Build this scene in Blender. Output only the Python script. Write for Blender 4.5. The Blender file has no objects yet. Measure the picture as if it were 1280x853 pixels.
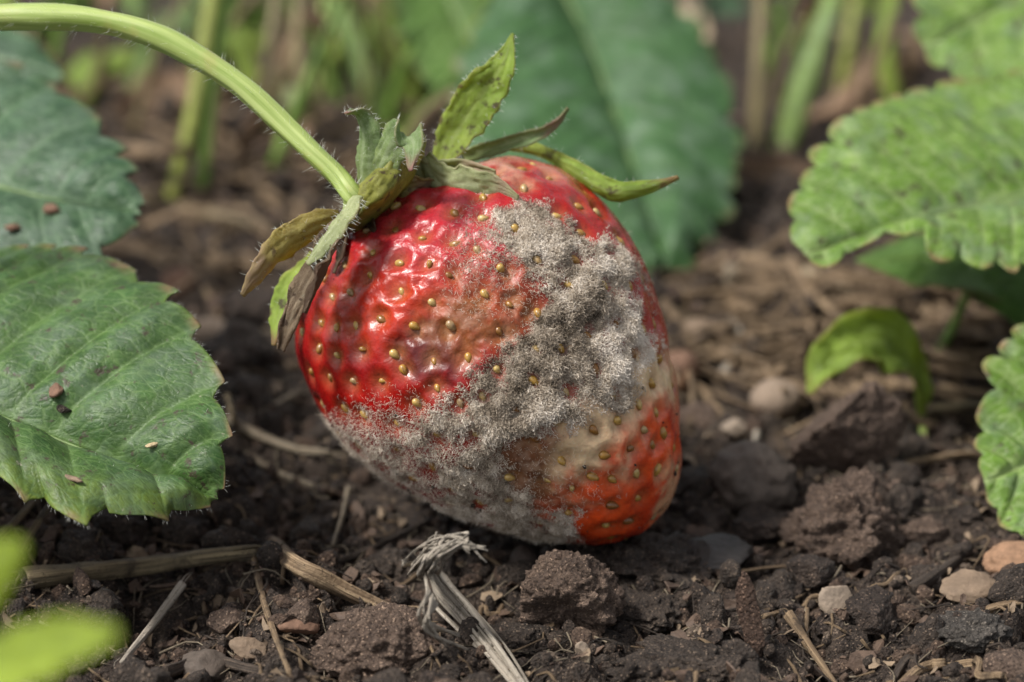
import bpy, bmesh, math, random
import numpy as np
from mathutils import Vector, Matrix
from mathutils.kdtree import KDTree

random.seed(7)
RNG = np.random.default_rng(7)
SC = bpy.context.scene
COL = SC.collection
SC.unit_settings.system = 'METRIC'
SC.unit_settings.scale_length = 0.01            # one unit is one centimetre: a macro scene at its real size
SC.unit_settings.length_unit = 'CENTIMETERS'

# ------------------------------------------------------------------ camera
LENS, PITCH, DIST = 95.0, math.radians(22.0), 27.0
FPX = LENS / 36.0 * 1280.0
FWD = np.array([0, math.cos(PITCH), -math.sin(PITCH)])
RGT = np.array([1.0, 0, 0])
UPV = np.array([0, math.sin(PITCH), math.cos(PITCH)])
TARGET = np.array([0.0, 0.0, 1.86])             # middle of the berry
CAM = TARGET - FWD * DIST - RGT * ((610 - 640) / FPX * DIST) - UPV * ((426.5 - 440) / FPX * DIST)
cam = bpy.data.cameras.new('camera')
cam.lens = LENS; cam.sensor_width = 36.0; cam.sensor_fit = 'HORIZONTAL'
cam.clip_start = 0.5; cam.clip_end = 5000
cam.dof.use_dof = True
cam.dof.focus_distance = 25.45
cam.dof.aperture_fstop = 0.165                  # about f/16.5 for a lens in millimetres on a scene in centimetres
cam.dof.aperture_blades = 9
camo = bpy.data.objects.new('camera', cam); COL.objects.link(camo)
camo.location = CAM
camo.rotation_euler = (math.pi / 2 - PITCH, 0, 0)
SC.camera = camo

# ------------------------------------------------------------------ light: bright overcast
SUN_EL, SUN_AZ = math.radians(56), math.radians(250)   # azimuth measured clockwise from +Y
w = bpy.data.worlds.new('World'); SC.world = w; w.use_nodes = True
nt = w.node_tree
bg = nt.nodes['Background']
sky = nt.nodes.new('ShaderNodeTexSky'); sky.sky_type = 'NISHITA'; sky.sun_disc = False
sky.sun_elevation = SUN_EL; sky.sun_rotation = SUN_AZ
sky.air_density = 1.0; sky.dust_density = 3.0; sky.ozone_density = 0.6
hs = nt.nodes.new('ShaderNodeHueSaturation'); hs.inputs['Saturation'].default_value = 0.28
nt.links.new(sky.outputs[0], hs.inputs['Color']); nt.links.new(hs.outputs[0], bg.inputs['Color'])
bg.inputs['Strength'].default_value = 0.055
sl = bpy.data.lights.new('sun', 'SUN'); sl.energy = 1.5; sl.angle = math.radians(11); sl.color = (1.0, 0.96, 0.9)
so = bpy.data.objects.new('sun', sl); COL.objects.link(so)
sd = Vector((math.sin(SUN_AZ) * math.cos(SUN_EL), math.cos(SUN_AZ) * math.cos(SUN_EL), math.sin(SUN_EL)))
so.rotation_euler = sd.to_track_quat('Z', 'Y').to_euler(); so.location = sd * 200
SC.view_settings.view_transform = 'Standard'; SC.view_settings.look = 'None'
SC.view_settings.exposure = 1.75; SC.view_settings.gamma = 1.0
SC.render.engine = 'CYCLES'
SC.cycles.use_denoising = True
SC.cycles.max_bounces = 8; SC.cycles.transparent_max_bounces = 6
SC.cycles_curves.shape = 'THICK'
SC.cycles_curves.subdivisions = 2

# ------------------------------------------------------------------ helpers: pixels to places
def nrm(v):
    v = np.asarray(v, float); return v / (np.linalg.norm(v) + 1e-12)
def ray(px, py):
    return FWD + RGT * ((px - 640) / FPX) + UPV * ((426.5 - py) / FPX)
def at(px, py, d):
    return CAM + ray(px, py) * d
def cm(px, d=26.0):
    return px * d / FPX
def pix(P):
    q = np.asarray(P) - CAM
    z = q @ FWD
    return 640 + (q @ RGT) / z * FPX, 426.5 - (q @ UPV) / z * FPX

# ------------------------------------------------------------------ helpers: noise
def _h(ix, iy, iz, s):
    h = (ix.astype(np.int64) * 374761393 + iy.astype(np.int64) * 668265263 + iz.astype(np.int64) * 2147483647 + s * 1274126177) & 0xFFFFFFFF
    h = ((h ^ (h >> 13)) * 1274126177) & 0xFFFFFFFF
    h = ((h ^ (h >> 16)) * 2246822519) & 0xFFFFFFFF
    h = h ^ (h >> 15)
    return (h & 0xFFFFFF) / float(0xFFFFFF)
def vn(P, s=0):
    P = np.asarray(P, float)
    i = np.floor(P); f = P - i; f = f * f * f * (f * (f * 6 - 15) + 10)
    x, y, z = i[:, 0], i[:, 1], i[:, 2]
    fx, fy, fz = f[:, 0], f[:, 1], f[:, 2]
    r = 0
    for a in (0, 1):
        for b in (0, 1):
            for c in (0, 1):
                r = r + _h(x + a, y + b, z + c, s) * (fx if a else 1 - fx) * (fy if b else 1 - fy) * (fz if c else 1 - fz)
    return r
def fbm(P, o=4, s=0, g=0.5):
    P = np.asarray(P, float); a, t, r = 1.0, 0.0, 0
    for k in range(o):
        r = r + a * vn(P * (2.03 ** k) + 17.3 * k, s + k); t += a; a *= g
    return r / t
def worley(P, s=0, flat=False):
    P = np.asarray(P, float); i = np.floor(P)
    f1 = np.full(len(P), 9.0); idn = np.zeros(len(P))
    for a in (-1, 0, 1):
        for b in (-1, 0, 1):
            for c in ((0,) if flat else (-1, 0, 1)):
                x, y, z = i[:, 0] + a, i[:, 1] + b, i[:, 2] + c
                dx = x + _h(x, y, z, s) - P[:, 0]; dy = y + _h(x, y, z, s + 1) - P[:, 1]
                dz = 0 if flat else z + _h(x, y, z, s + 2) - P[:, 2]
                d = np.sqrt(dx * dx + dy * dy + dz * dz)
                m = d < f1
                f1 = np.where(m, d, f1); idn = np.where(m, _h(x, y, z, s + 3), idn)
    return f1, idn
def sstep(a, b, x):
    t = np.clip((x - a) / (b - a), 0, 1); return t * t * (3 - 2 * t)
def mix(a, b, t):
    t = np.asarray(t)[:, None]; return a * (1 - t) + np.asarray(b, float) * t

# ------------------------------------------------------------------ helpers: objects
def mesh(name, V, F, smooth=True, attrs=None, uv=None, colors=None):
    """V (n,3), F (m,k) uniform faces or a list of such arrays."""
    V = np.asarray(V, np.float32)
    Fs = F if isinstance(F, list) else [F]
    me = bpy.data.meshes.new(name)
    me.vertices.add(len(V)); me.vertices.foreach_set('co', V.ravel())
    li = np.concatenate([np.asarray(f, np.int32).ravel() for f in Fs])
    tot = np.concatenate([np.full(len(f), np.asarray(f).shape[1], np.int32) for f in Fs])
    st = np.concatenate([[0], np.cumsum(tot)[:-1]]).astype(np.int32)
    me.loops.add(len(li)); me.loops.foreach_set('vertex_index', li)
    me.polygons.add(len(tot)); me.polygons.foreach_set('loop_start', st)
    me.polygons.foreach_set('use_smooth', np.full(len(tot), smooth))
    me.update(calc_edges=True)
    for k, v in (attrs or {}).items():
        a = me.attributes.new(k, 'FLOAT', 'POINT'); a.data.foreach_set('value', np.asarray(v, np.float32))
    if colors is not None:
        a = me.attributes.new('tint', 'FLOAT_COLOR', 'POINT')
        c = np.ones((len(V), 4), np.float32); c[:, :3] = colors
        a.data.foreach_set('color', c.ravel())
    if uv is not None:
        l = me.uv_layers.new(name='UVMap')
        l.data.foreach_set('uv', np.asarray(uv, np.float32)[li].ravel())
    me.validate()
    return me
def link(name, me, mat=None, parent=None, loc=None):
    o = bpy.data.objects.new(name, me); COL.objects.link(o)
    if mat and me is not None and not me.materials: me.materials.append(mat)
    if loc is not None: o.location = loc
    if parent: o.parent = parent
    return o
def tag(o, label, cat=None, group=None, kind=None):
    if label: o['label'] = label
    if cat: o['category'] = cat
    if group: o['group'] = group
    if kind: o['kind'] = kind
    return o
def thing(name, label, cat, loc, group=None):
    o = bpy.data.objects.new(name, None); COL.objects.link(o); o.location = loc
    o.empty_display_size = 0.3
    return tag(o, label, cat, group)
def spline(pts, n):
    P = np.asarray(pts, float)
    if len(P) == 2:
        t = np.linspace(0, 1, n)[:, None]; return P[0] * (1 - t) + P[1] * t
    d = np.r_[0, np.cumsum(np.maximum(np.linalg.norm(np.diff(P, axis=0), axis=1), 1e-6) ** 0.5)]
    Q = np.vstack([2 * P[0] - P[1], P, 2 * P[-1] - P[-2]])
    dd = np.r_[d[0] - (d[1] - d[0]), d, 2 * d[-1] - d[-2]]
    ts = np.linspace(d[0], d[-1], n); out = np.zeros((n, P.shape[1]))
    for j, t in enumerate(ts):
        k = min(max(int(np.searchsorted(d, t, 'right')) - 1, 0), len(P) - 2) + 1
        t0, t1, t2, t3 = dd[k - 1], dd[k], dd[k + 1], dd[k + 2]
        p0, p1, p2, p3 = Q[k - 1], Q[k], Q[k + 1], Q[k + 2]
        A1 = (t1 - t) / (t1 - t0) * p0 + (t - t0) / (t1 - t0) * p1
        A2 = (t2 - t) / (t2 - t1) * p1 + (t - t1) / (t2 - t1) * p2
        A3 = (t3 - t) / (t3 - t2) * p2 + (t - t2) / (t3 - t2) * p3
        B1 = (t2 - t) / (t2 - t0) * A1 + (t - t0) / (t2 - t0) * A2
        B2 = (t3 - t) / (t3 - t1) * A2 + (t - t1) / (t3 - t1) * A3
        out[j] = (t2 - t) / (t2 - t1) * B1 + (t - t1) / (t2 - t1) * B2
    return out
def frames(C, hint):
    T = np.gradient(C, axis=0); T /= np.linalg.norm(T, axis=1)[:, None] + 1e-12
    h = np.asarray(hint, float)
    if h.ndim == 1: h = np.repeat(h[None], len(C), 0)
    S = h - (h * T).sum(1)[:, None] * T
    S /= np.linalg.norm(S, axis=1)[:, None] + 1e-9
    return T, S, np.cross(T, S)
def tube_arrays(pts, r0, r1=None, n=24, sides=10, flat=1.0, rough=0.0, seed=0, rprof=None, hint=(0, 0, 1), groove=0.0):
    C = spline(pts, n)
    T, S, N = frames(C, hint)
    t = np.linspace(0, 1, n)
    r = r0 + ((r1 if r1 is not None else r0) - r0) * t
    if rprof is not None: r = r * rprof(t)
    L = np.r_[0, np.cumsum(np.linalg.norm(np.diff(C, axis=0), axis=1))]
    V, UV, F = [], [], []
    for j in range(n):
        for k in range(sides):
            a = 2 * math.pi * k / sides
            V.append(C[j] + r[j] * (S[j] * math.cos(a) * flat + N[j] * math.sin(a)))
            UV.append((k / sides, L[j]))
    V = np.array(V); UV = np.array(UV)
    if rough or groove:
        ctr = np.repeat(C, sides, 0); d = V - ctr
        q = np.c_[UV[:, 1] * 1.2, np.cos(UV[:, 0] * 6.283) * 1.6, np.sin(UV[:, 0] * 6.283) * 1.6] * 1.5 + seed * 3.7
        m = 1 + rough * (fbm(q * 1.3, 3, seed) - 0.5) * 2
        if groove:
            m = m + groove * (vn(np.c_[UV[:, 1] * 0.3 + seed, np.cos(UV[:, 0] * 6.283) * 3.5, np.sin(UV[:, 0] * 6.283) * 3.5], seed + 5) - 0.5) * 2
        V = ctr + d * m[:, None]
    for j in range(n - 1):
        for k in range(sides):
            k2 = (k + 1) % sides
            F.append((j * sides + k, j * sides + k2, (j + 1) * sides + k2, (j + 1) * sides + k))
    b = len(V)
    V = np.vstack([V, C[0] , C[-1]]); UV = np.vstack([UV, [0.5, 0], [0.5, L[-1]]])
    tri = [(k2, k, b) for k in range(sides) for k2 in [(k + 1) % sides]] + \
          [((n - 1) * sides + k, (n - 1) * sides + (k + 1) % sides, b + 1) for k in range(sides)]
    return V, np.array(F), np.array(tri), UV
def tube(name, pts, r0, mat, parent=None, **kw):
    V, F, T, UV = tube_arrays(pts, r0, **kw)
    org = V[0].copy() if parent is None else np.zeros(3)
    o = link(name, mesh(name, V - org, [F, T], uv=UV), mat, parent)
    if parent is None: o.location = org
    return o
def local(parent, P):
    return np.asarray(P) - np.array(parent.location)
_ico = {}
def ico(n):
    if n not in _ico:
        bm = bmesh.new(); bmesh.ops.create_icosphere(bm, subdivisions=n, radius=1)
        V = np.array([v.co[:] for v in bm.verts]); F = np.array([[v.index for v in f.verts] for f in bm.faces]); bm.free()
        _ico[n] = (V, F)
    return _ico[n]
def lump(seed, n=3, facets=0, rough=0.25, freq=1.6, fine=0.06):
    """A unit clod or stone: noise over a ball, cut by a few planes when it is angular."""
    V, F = ico(n); V = V.copy(); g = np.random.default_rng(seed)
    V = V * (1 + rough * (fbm(V * freq + seed * 7.1, 3, seed) - 0.5) * 2)[:, None]
    for k in range(facets):
        d = nrm(g.normal(size=3)); off = g.uniform(0.5, 0.85)
        q = V @ d; V = V - np.outer(np.maximum(q - off, 0) * 0.93, d)
    if fine:
        V = V * (1 + fine * (fbm(V * freq * 4 + seed, 3, seed + 3) - 0.5) * 2)[:, None]
    return V, F
def rotm(ax, ay, az):
    return np.array(Matrix.Rotation(az, 3, 'Z') @ Matrix.Rotation(ay, 3, 'Y') @ Matrix.Rotation(ax, 3, 'X'))
def hair(name, roots, dirs, length, mat, parent, npt=6, r=0.004, crinkle=0.35, seed=0, droop=0.0, tones=None, rtip=0.35):
    g = np.random.default_rng(seed); n = len(roots)
    P = np.zeros((n, npt, 3)); P[:, 0] = roots
    d = dirs / (np.linalg.norm(dirs, axis=1)[:, None] + 1e-9)
    st = (length / (npt - 1))[:, None]
    for k in range(1, npt):
        d = d + g.normal(size=(n, 3)) * crinkle + np.array([0, 0, -droop])
        d /= np.linalg.norm(d, axis=1)[:, None]
        P[:, k] = P[:, k - 1] + d * st
    hc = bpy.data.hair_curves.new(name)
    hc.add_curves([npt] * n)
    hc.attributes['position'].data.foreach_set('vector', P.astype(np.float32).ravel())
    ra = hc.attributes.get('radius') or hc.attributes.new('radius', 'FLOAT', 'POINT')
    rr = np.linspace(1, rtip, npt)[None] * (np.ones((n, 1)) * r)
    ra.data.foreach_set('value', rr.astype(np.float32).ravel())
    if tones is not None:
        ta = hc.attributes.new('tone', 'FLOAT', 'POINT')
        ta.data.foreach_set('value', np.repeat(tones, npt).astype(np.float32))
    hc.materials.append(mat)
    o = bpy.data.objects.new(name, hc); COL.objects.link(o); o.parent = parent; o['kind'] = 'stuff'
    return o

# ------------------------------------------------------------------ helpers: materials
class NT:
    def __init__(s, name):
        s.m = bpy.data.materials.new(name); s.m.use_nodes = True
        s.t = s.m.node_tree; s.b = s.t.nodes['Principled BSDF']; s.out = s.t.nodes['Material Output']
    def n(s, kind, **kw):
        x = s.t.nodes.new('ShaderNode' + kind)
        for k, v in kw.items(): setattr(x, k, v)
        return x
    def l(s, a, b): s.t.links.new(a, b)
    def val(s, sock, v):
        if isinstance(v, (int, float)): sock.default_value = v
        elif isinstance(v, (tuple, list)): sock.default_value = tuple(v) + ((1,) if len(v) == 3 and sock.type == 'RGBA' else ())
        else: s.l(v, sock)
    def coord(s, which='Object', scale=None):
        c = s.n('TexCoord').outputs[which]
        if scale is None: return c
        m = s.n('Mapping'); s.l(c, m.inputs[0]); m.inputs['Scale'].default_value = scale if isinstance(scale, tuple) else (scale,) * 3
        return m.outputs[0]
    def noise(s, vec, scale=5, detail=6, rough=0.55, dist=0.0):
        x = s.n('TexNoise'); s.l(vec, x.inputs['Vector'])
        x.inputs['Scale'].default_value = scale; x.inputs['Detail'].default_value = detail
        x.inputs['Roughness'].default_value = rough; x.inputs['Distortion'].default_value = dist
        return x.outputs['Fac']
    def voro(s, vec, scale=5, feature='F1', out='Distance', rnd=1.0):
        x = s.n('TexVoronoi', feature=feature); s.l(vec, x.inputs['Vector'])
        x.inputs['Scale'].default_value = scale; x.inputs['Randomness'].default_value = rnd
        return x.outputs[out]
    def ramp(s, f, stops, interp='LINEAR'):
        x = s.n('ValToRGB'); e = x.color_ramp; e.interpolation = interp
        while len(e.elements) < len(stops): e.elements.new(0.5)
        for k, (p, c) in enumerate(stops):
            e.elements[k].position = p; e.elements[k].color = tuple(c) + (1,) if not isinstance(c, (int, float)) else (c, c, c, 1)
        s.l(f, x.inputs[0]); return x.outputs[0]
    def mixc(s, f, a, b, mode='MIX'):
        x = s.n('Mix', data_type='RGBA', blend_type=mode)
        s.val(x.inputs[0], f); s.val(x.inputs[6], a); s.val(x.inputs[7], b); return x.outputs[2]
    def math(s, op, a, b=0.0):
        x = s.n('Math', operation=op); s.val(x.inputs[0], a); s.val(x.inputs[1], b); return x.outputs[0]
    def attr(s, name, out='Fac'):
        x = s.n('Attribute'); x.attribute_name = name; return x.outputs[out]
    def bump(s, h, strength=0.5, dist=0.02, normal=None):
        x = s.n('Bump'); x.inputs['Strength'].default_value = strength; x.inputs['Distance'].default_value = dist
        s.l(h, x.inputs['Height'])
        if normal is not None: s.l(normal, x.inputs['Normal'])
        return x.outputs[0]
    def set(s, **kw):
        for k, v in kw.items(): s.val(s.b.inputs[k.replace('_', ' ')], v)
        return s

def m_soil(name, dark=(0.011, 0.0075, 0.0058), mid=(0.052, 0.037, 0.028), light=(0.175, 0.13, 0.098), grain=1.0, rl=0.38, rh=0.95, bump=1.0):
    """Crumbly humus: dark body, paler mineral grains and fibres, fine granular relief, a damp sheen where it is dark."""
    k = NT(name); c = k.coord('Object')
    a = k.noise(c, 2.2 * grain, 8, 0.65); b = k.noise(c, 11 * grain, 8, 0.72, 0.8); d = k.noise(c, 48 * grain, 4, 0.65)
    v = k.voro(c, 26 * grain, 'F1'); v2 = k.voro(c, 62 * grain, 'F1', 'Color')
    m = k.math('ADD', k.math('MULTIPLY', a, 0.42), k.math('ADD', k.math('MULTIPLY', b, 0.40), k.math('MULTIPLY', d, 0.18)))
    col = k.ramp(m, [(0.36, dark), (0.50, mid), (0.66, light)])
    sx = k.n('SeparateColor'); k.l(v2, sx.inputs[0])
    col = k.mixc(k.ramp(sx.outputs[0], [(0.90, 0), (0.99, 0.75)]), col, (light[0] * 2.1, light[1] * 2.05, light[2] * 1.95))
    col = k.mixc(k.ramp(sx.outputs[1], [(0.80, 0), (0.95, 0.8)]), col, dark)
    k.set(Base_Color=col, Roughness=k.ramp(b, [(0.36, rl), (0.60, rh)]), Specular_IOR_Level=0.32)
    hgt = k.math('ADD', k.math('MULTIPLY', b, 1.0), k.math('ADD', k.math('MULTIPLY', d, 0.55), k.math('MULTIPLY', v, -0.55)))
    k.set(Normal=k.bump(hgt, bump, 0.10))
    return k.m
def m_stone(name, base, vary=0.5, rough=0.75, grain=1.0, spec=0.35):
    k = NT(name); c = k.coord('Object')
    a = k.noise(c, 4 * grain, 8, 0.65); b = k.noise(c, 25 * grain, 5, 0.7)
    d = k.math('ADD', k.math('MULTIPLY', a, 0.6), k.math('MULTIPLY', b, 0.4))
    lo = tuple(x * (1 - vary) for x in base); hi = tuple(min(x * (1 + vary), 0.85) for x in base)
    k.set(Base_Color=k.ramp(d, [(0.32, lo), (0.68, hi)]), Roughness=rough, Specular_IOR_Level=spec)
    k.set(Normal=k.bump(d, 0.7, 0.05))
    return k.m
def m_straw(name, c0, c1, dark=(0.025, 0.017, 0.012), dirt=0.45, rough=0.65):
    """Weathered plant fibre: lengthwise streaks, darker rot along and across them, soil grains stuck on."""
    k = NT(name); uv = k.coord('UV', (12.0, 0.7, 1.0)); uv2 = k.coord('UV', (34.0, 1.2, 1.0)); ob = k.coord('Object')
    a = k.noise(uv, 1.0, 6, 0.7); b = k.noise(uv2, 1.0, 4, 0.65); d = k.noise(ob, 2.6, 8, 0.72, 0.6); e = k.noise(ob, 26, 4, 0.6)
    f = k.math('ADD', k.math('MULTIPLY', a, 0.5), k.math('MULTIPLY', b, 0.5))
    col = k.ramp(f, [(0.36, tuple(x * 0.5 for x in c0)), (0.46, c0), (0.58, c1)])
    lo = 0.66 - 0.3 * dirt
    col = k.mixc(k.ramp(d, [(lo - 0.06, 0), (lo + 0.08, 0.9)]), col, tuple((x * 0.25 + y * 0.75) for x, y in zip(c0, dark)))
    col = k.mixc(k.ramp(e, [(0.60, 0), (0.68, 0.8)]), col, dark)
    k.set(Base_Color=col, Roughness=rough, Specular_IOR_Level=0.35, Normal=k.bump(k.math('ADD', f, k.math('MULTIPLY', e, 0.4)), 0.9, 0.05))
    return k.m
def m_leaf(name, deep, mid, vein, yellow=None, edge=(0.16, 0.09, 0.05), blotch=0.35, rough=0.42, trans=0.28, coat=0.0, netw=1.0, spots=0.645, relief=0.35, sheen_tint=0.0):
    """Green blade: colour by growth pattern (veins, islands between them, dead teeth) and painted sheen patches; gloss and relief from the same pattern."""
    k = NT(name); ob = k.coord('Object'); uv = k.coord('UV')
    big = k.noise(ob, 1.1, 5, 0.6); fine = k.noise(ob, 9, 6, 0.65); spk = k.noise(ob, 5.5, 8, 0.75)
    ws = k.n('Vector' + 'Math', operation='ADD'); k.l(uv, ws.inputs[0])
    nz = k.n('TexNoise'); k.l(uv, nz.inputs['Vector']); nz.inputs['Scale'].default_value = 6
    sc = k.n('VectorMath', operation='SCALE'); k.l(nz.outputs['Color'], sc.inputs[0]); sc.inputs['Scale'].default_value = 0.09; k.l(sc.outputs[0], ws.inputs[1])
    net = k.voro(ws.outputs[0], 7.5 * netw, 'DISTANCE_TO_EDGE'); net2 = k.voro(ws.outputs[0], 21 * netw, 'DISTANCE_TO_EDGE')
    v = k.attr('vein')
    col = k.ramp(k.math('ADD', k.math('MULTIPLY', big, 0.6), k.math('MULTIPLY', fine, 0.4)), [(0.33, deep), (0.64, mid)])
    if yellow is not None: col = k.mixc(k.math('MULTIPLY', k.attr('yellow'), 0.9), col, yellow)
    col = k.mixc(k.math('MULTIPLY', k.ramp(net, [(0.0, 0.7), (0.10, 0.0)]), 0.9), col, vein)
    col = k.mixc(k.ramp(net2, [(0.0, 0.35), (0.10, 0.0)]), col, vein)
    col = k.mixc(k.ramp(k.noise(ob, 3.4, 8, 0.75), [(0.42, 0.55), (0.58, 0.0)]), col, tuple(x * 0.5 for x in deep))
    col = k.mixc(k.math('MULTIPLY', v, 0.75), col, vein)
    col = k.mixc(k.ramp(k.noise(ob, 2.6, 4, 0.6), [(0.48, 0), (0.64, sheen_tint)]), col, (0.19, 0.245, 0.20))  # grey-blue gloss of the sky painted into the colour in soft patches
    col = k.mixc(k.ramp(k.noise(ob, 30, 4, 0.7), [(0.60, 0), (0.66, 0.5)]), col, vein)
    col = k.mixc(k.ramp(spk, [(spots, 0), (spots + 0.03, blotch)]), col, (0.05, 0.032, 0.025))
    col = k.mixc(k.ramp(k.noise(ob, 13, 5, 0.7), [(0.67, 0), (0.72, blotch * 0.9)]), col, (0.32, 0.3, 0.22))
    e = k.math('MULTIPLY', k.attr('edge'), k.ramp(k.noise(ob, 4, 3), [(0.35, 0.15), (0.55, 1.0)]))
    col = k.mixc(e, col, edge)
    h = k.math('ADD', k.math('MULTIPLY', k.ramp(net, [(0, 0), (0.16, 1)]), 0.6), k.math('MULTIPLY', k.ramp(net2, [(0, 0), (0.2, 1)]), 0.3))
    h = k.math('ADD', h, k.math('MULTIPLY', fine, 0.4))
    k.set(Base_Color=col, Roughness=k.ramp(fine, [(0.3, rough - 0.08), (0.7, rough + 0.16)]), Specular_IOR_Level=0.32, Normal=k.bump(h, relief, 0.03))
    tr = k.n('BsdfTranslucent'); k.l(k.mixc(0.5, col, (min(1, mid[0] * 3.2), min(1, mid[1] * 2.6), mid[2] * 0.9)), tr.inputs['Color'])
    mx = k.n('MixShader'); mx.inputs[0].default_value = trans
    k.l(k.b.outputs[0], mx.inputs[1]); k.l(tr.outputs[0], mx.inputs[2]); k.l(mx.outputs[0], k.out.inputs['Surface'])
    return k.m
def m_plain(name, col, rough=0.5, trans=0.0, spec=0.4, vary=0.25, scale=6, bump=0.3):
    k = NT(name); a = k.noise(k.coord('Object'), scale, 6, 0.65)
    lo = tuple(x * (1 - vary) for x in col); hi = tuple(min(1, x * (1 + vary)) for x in col)
    c = k.ramp(a, [(0.35, lo), (0.65, hi)])
    k.set(Base_Color=c, Roughness=rough, Specular_IOR_Level=spec, Normal=k.bump(a, bump, 0.03))
    if trans:
        tr = k.n('BsdfTranslucent'); k.l(c, tr.inputs['Color'])
        mx = k.n('MixShader'); mx.inputs[0].default_value = trans
        k.l(k.b.outputs[0], mx.inputs[1]); k.l(tr.outputs[0], mx.inputs[2]); k.l(mx.outputs[0], k.out.inputs['Surface'])
    return k.m

MAT = {}
MAT['soil'] = m_soil('soil')
MAT['clod'] = m_soil('clod_soil', (0.020, 0.015, 0.012), (0.060, 0.045, 0.035), (0.14, 0.105, 0.08))
MAT['clod_brown'] = m_soil('brown_clod_soil', (0.05, 0.034, 0.026), (0.14, 0.095, 0.07), (0.25, 0.18, 0.135), rl=0.7)
MAT['clod_grey'] = m_soil('grey_clod_soil', (0.03, 0.026, 0.022), (0.085, 0.073, 0.062), (0.16, 0.14, 0.12), rl=0.6)
MAT['bark'] = m_soil('dark_bark', (0.014, 0.010, 0.008), (0.048, 0.034, 0.026), (0.125, 0.09, 0.07), rl=0.4, rh=0.85)
MAT['straw_pale'] = m_straw('pale_straw', (0.20, 0.155, 0.10), (0.46, 0.39, 0.29), dirt=0.25)
MAT['straw_tan'] = m_straw('tan_straw', (0.16, 0.105, 0.06), (0.36, 0.26, 0.155), dirt=0.35)
MAT['straw_olive'] = m_straw('olive_straw', (0.12, 0.092, 0.052), (0.27, 0.21, 0.12), dirt=0.35)
MAT['straw_dark'] = m_straw('dark_straw', (0.035, 0.026, 0.02), (0.12, 0.088, 0.065), dirt=0.4)
MAT['straw_grey'] = m_straw('grey_straw', (0.36, 0.31, 0.245), (0.62, 0.55, 0.46), dirt=0.05)

# ------------------------------------------------------------------ the ground
def soil_h(x, y):
    x = np.atleast_1d(np.asarray(x, float)); y = np.atleast_1d(np.asarray(y, float))
    P = np.c_[x, y, np.zeros_like(x)]
    near = sstep(2.4, 0.6, np.hypot((x - 0.9) / 1.3, y))            # flatter where the berry rests
    far = np.exp(-((np.hypot(x, y - 5) / 60) ** 2))
    h = 0.75 * (fbm(P / 3.1, 3, 3) - 0.5) * (1 - 0.6 * near) * (0.4 + 0.6 * far)
    W = P + 0.12 * (np.c_[vn(P / 0.3, 31), vn(P / 0.3, 32), np.zeros_like(x)] - 0.5)
    for s, amp, sd in ((1.15, 0.42, 40), (0.52, 0.24, 50), (0.24, 0.12, 60)):
        f1, idn = worley(W / s, sd, True)
        h = h + amp * (idn ** 1.5) * np.sqrt(np.clip(1 - (f1 / 0.72) ** 2, 0, 1)) * (1 - 0.75 * near * (s > 0.4)) * far
    h = h + 0.13 * (fbm(P / 0.22, 4, 70) - 0.5) * far
    return h - 0.28
def ground(px, py, lift=0.0):
    z = 0.0
    r = ray(px, py)
    for _ in range(14):
        t = (z - CAM[2]) / r[2]; p = CAM + r * t
        z = 0.5 * z + 0.5 * (float(soil_h(p[0], p[1])[0]) + lift)
    return CAM + r * ((z - CAM[2]) / r[2])

def axis_lines(a, b, fine, far, grow=1.16):
    core = np.arange(a, b + fine * 0.5, fine); lo = []; hi = []; s = fine; x = a
    while x > -far: s *= grow; x -= s; lo.append(x)
    s = fine; x = b
    while x < far: s *= grow; x += s; hi.append(x)
    return np.array(lo[::-1] + list(core) + hi)
gx = axis_lines(-6.5, 6.5, 0.035, 500)
ys = [-7.0]
while ys[-1] < 24: ys.append(ys[-1] + (0.035 if ys[-1] < 4 else 0.035 + (ys[-1] - 4) * 0.006))
gy = np.r_[[-500, -220, -100, -50, -28, -18, -13, -10.5, -9, -8.2, -7.6], ys, [24.6, 25.5, 27, 29.5, 33, 40, 52, 75, 120, 220, 500]]
X, Y = np.meshgrid(gx, gy)
Zg = soil_h(X.ravel(), Y.ravel())
idx = np.arange(X.size).reshape(X.shape)
Fq = np.stack([idx[:-1, :-1], idx[:-1, 1:], idx[1:, 1:], idx[1:, :-1]], -1).reshape(-1, 4)
soil = link('soil_ground', mesh('soil_ground', np.c_[X.ravel(), Y.ravel(), Zg], Fq), MAT['soil'])
tag(soil, 'dark brown crumbly garden soil under everything', None, None, 'structure')

# crumbs of soil too many to count: real lumps joined into one mesh
def joined(name, items, mat, kind='stuff', smooth=True, label=None, cat=None):
    Vs, Fs, n = [], [], 0
    for V, F in items:
        Vs.append(V); Fs.append(F + n); n += len(V)
    o = link(name, mesh(name, np.vstack(Vs), np.vstack(Fs), smooth), mat)
    return tag(o, label, cat, None, kind)
def scatter_xy(n, g, ymax=22.0, bias=1.0):
    """Places on the ground in the part of the bed the picture takes in, even in the picture."""
    out = []
    while len(out) < n:
        px = g.uniform(-160, 1440); py = 100 + 850 * g.uniform(0, 1) ** bias if bias else g.uniform(100, 950)
        r = ray(px, py); p = CAM + r * (-CAM[2] / r[2])
        out.append(p[:2])
    return np.array(out)
PROTO2 = [lump(100 + k, 2, facets=(k % 4) * 2, rough=0.5, freq=1.3, fine=0) for k in range(16)]
PROTO3 = [lump(200 + k, 3, facets=(k % 3) * 2, rough=0.45, freq=1.4, fine=0.14) for k in range(14)]
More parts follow.
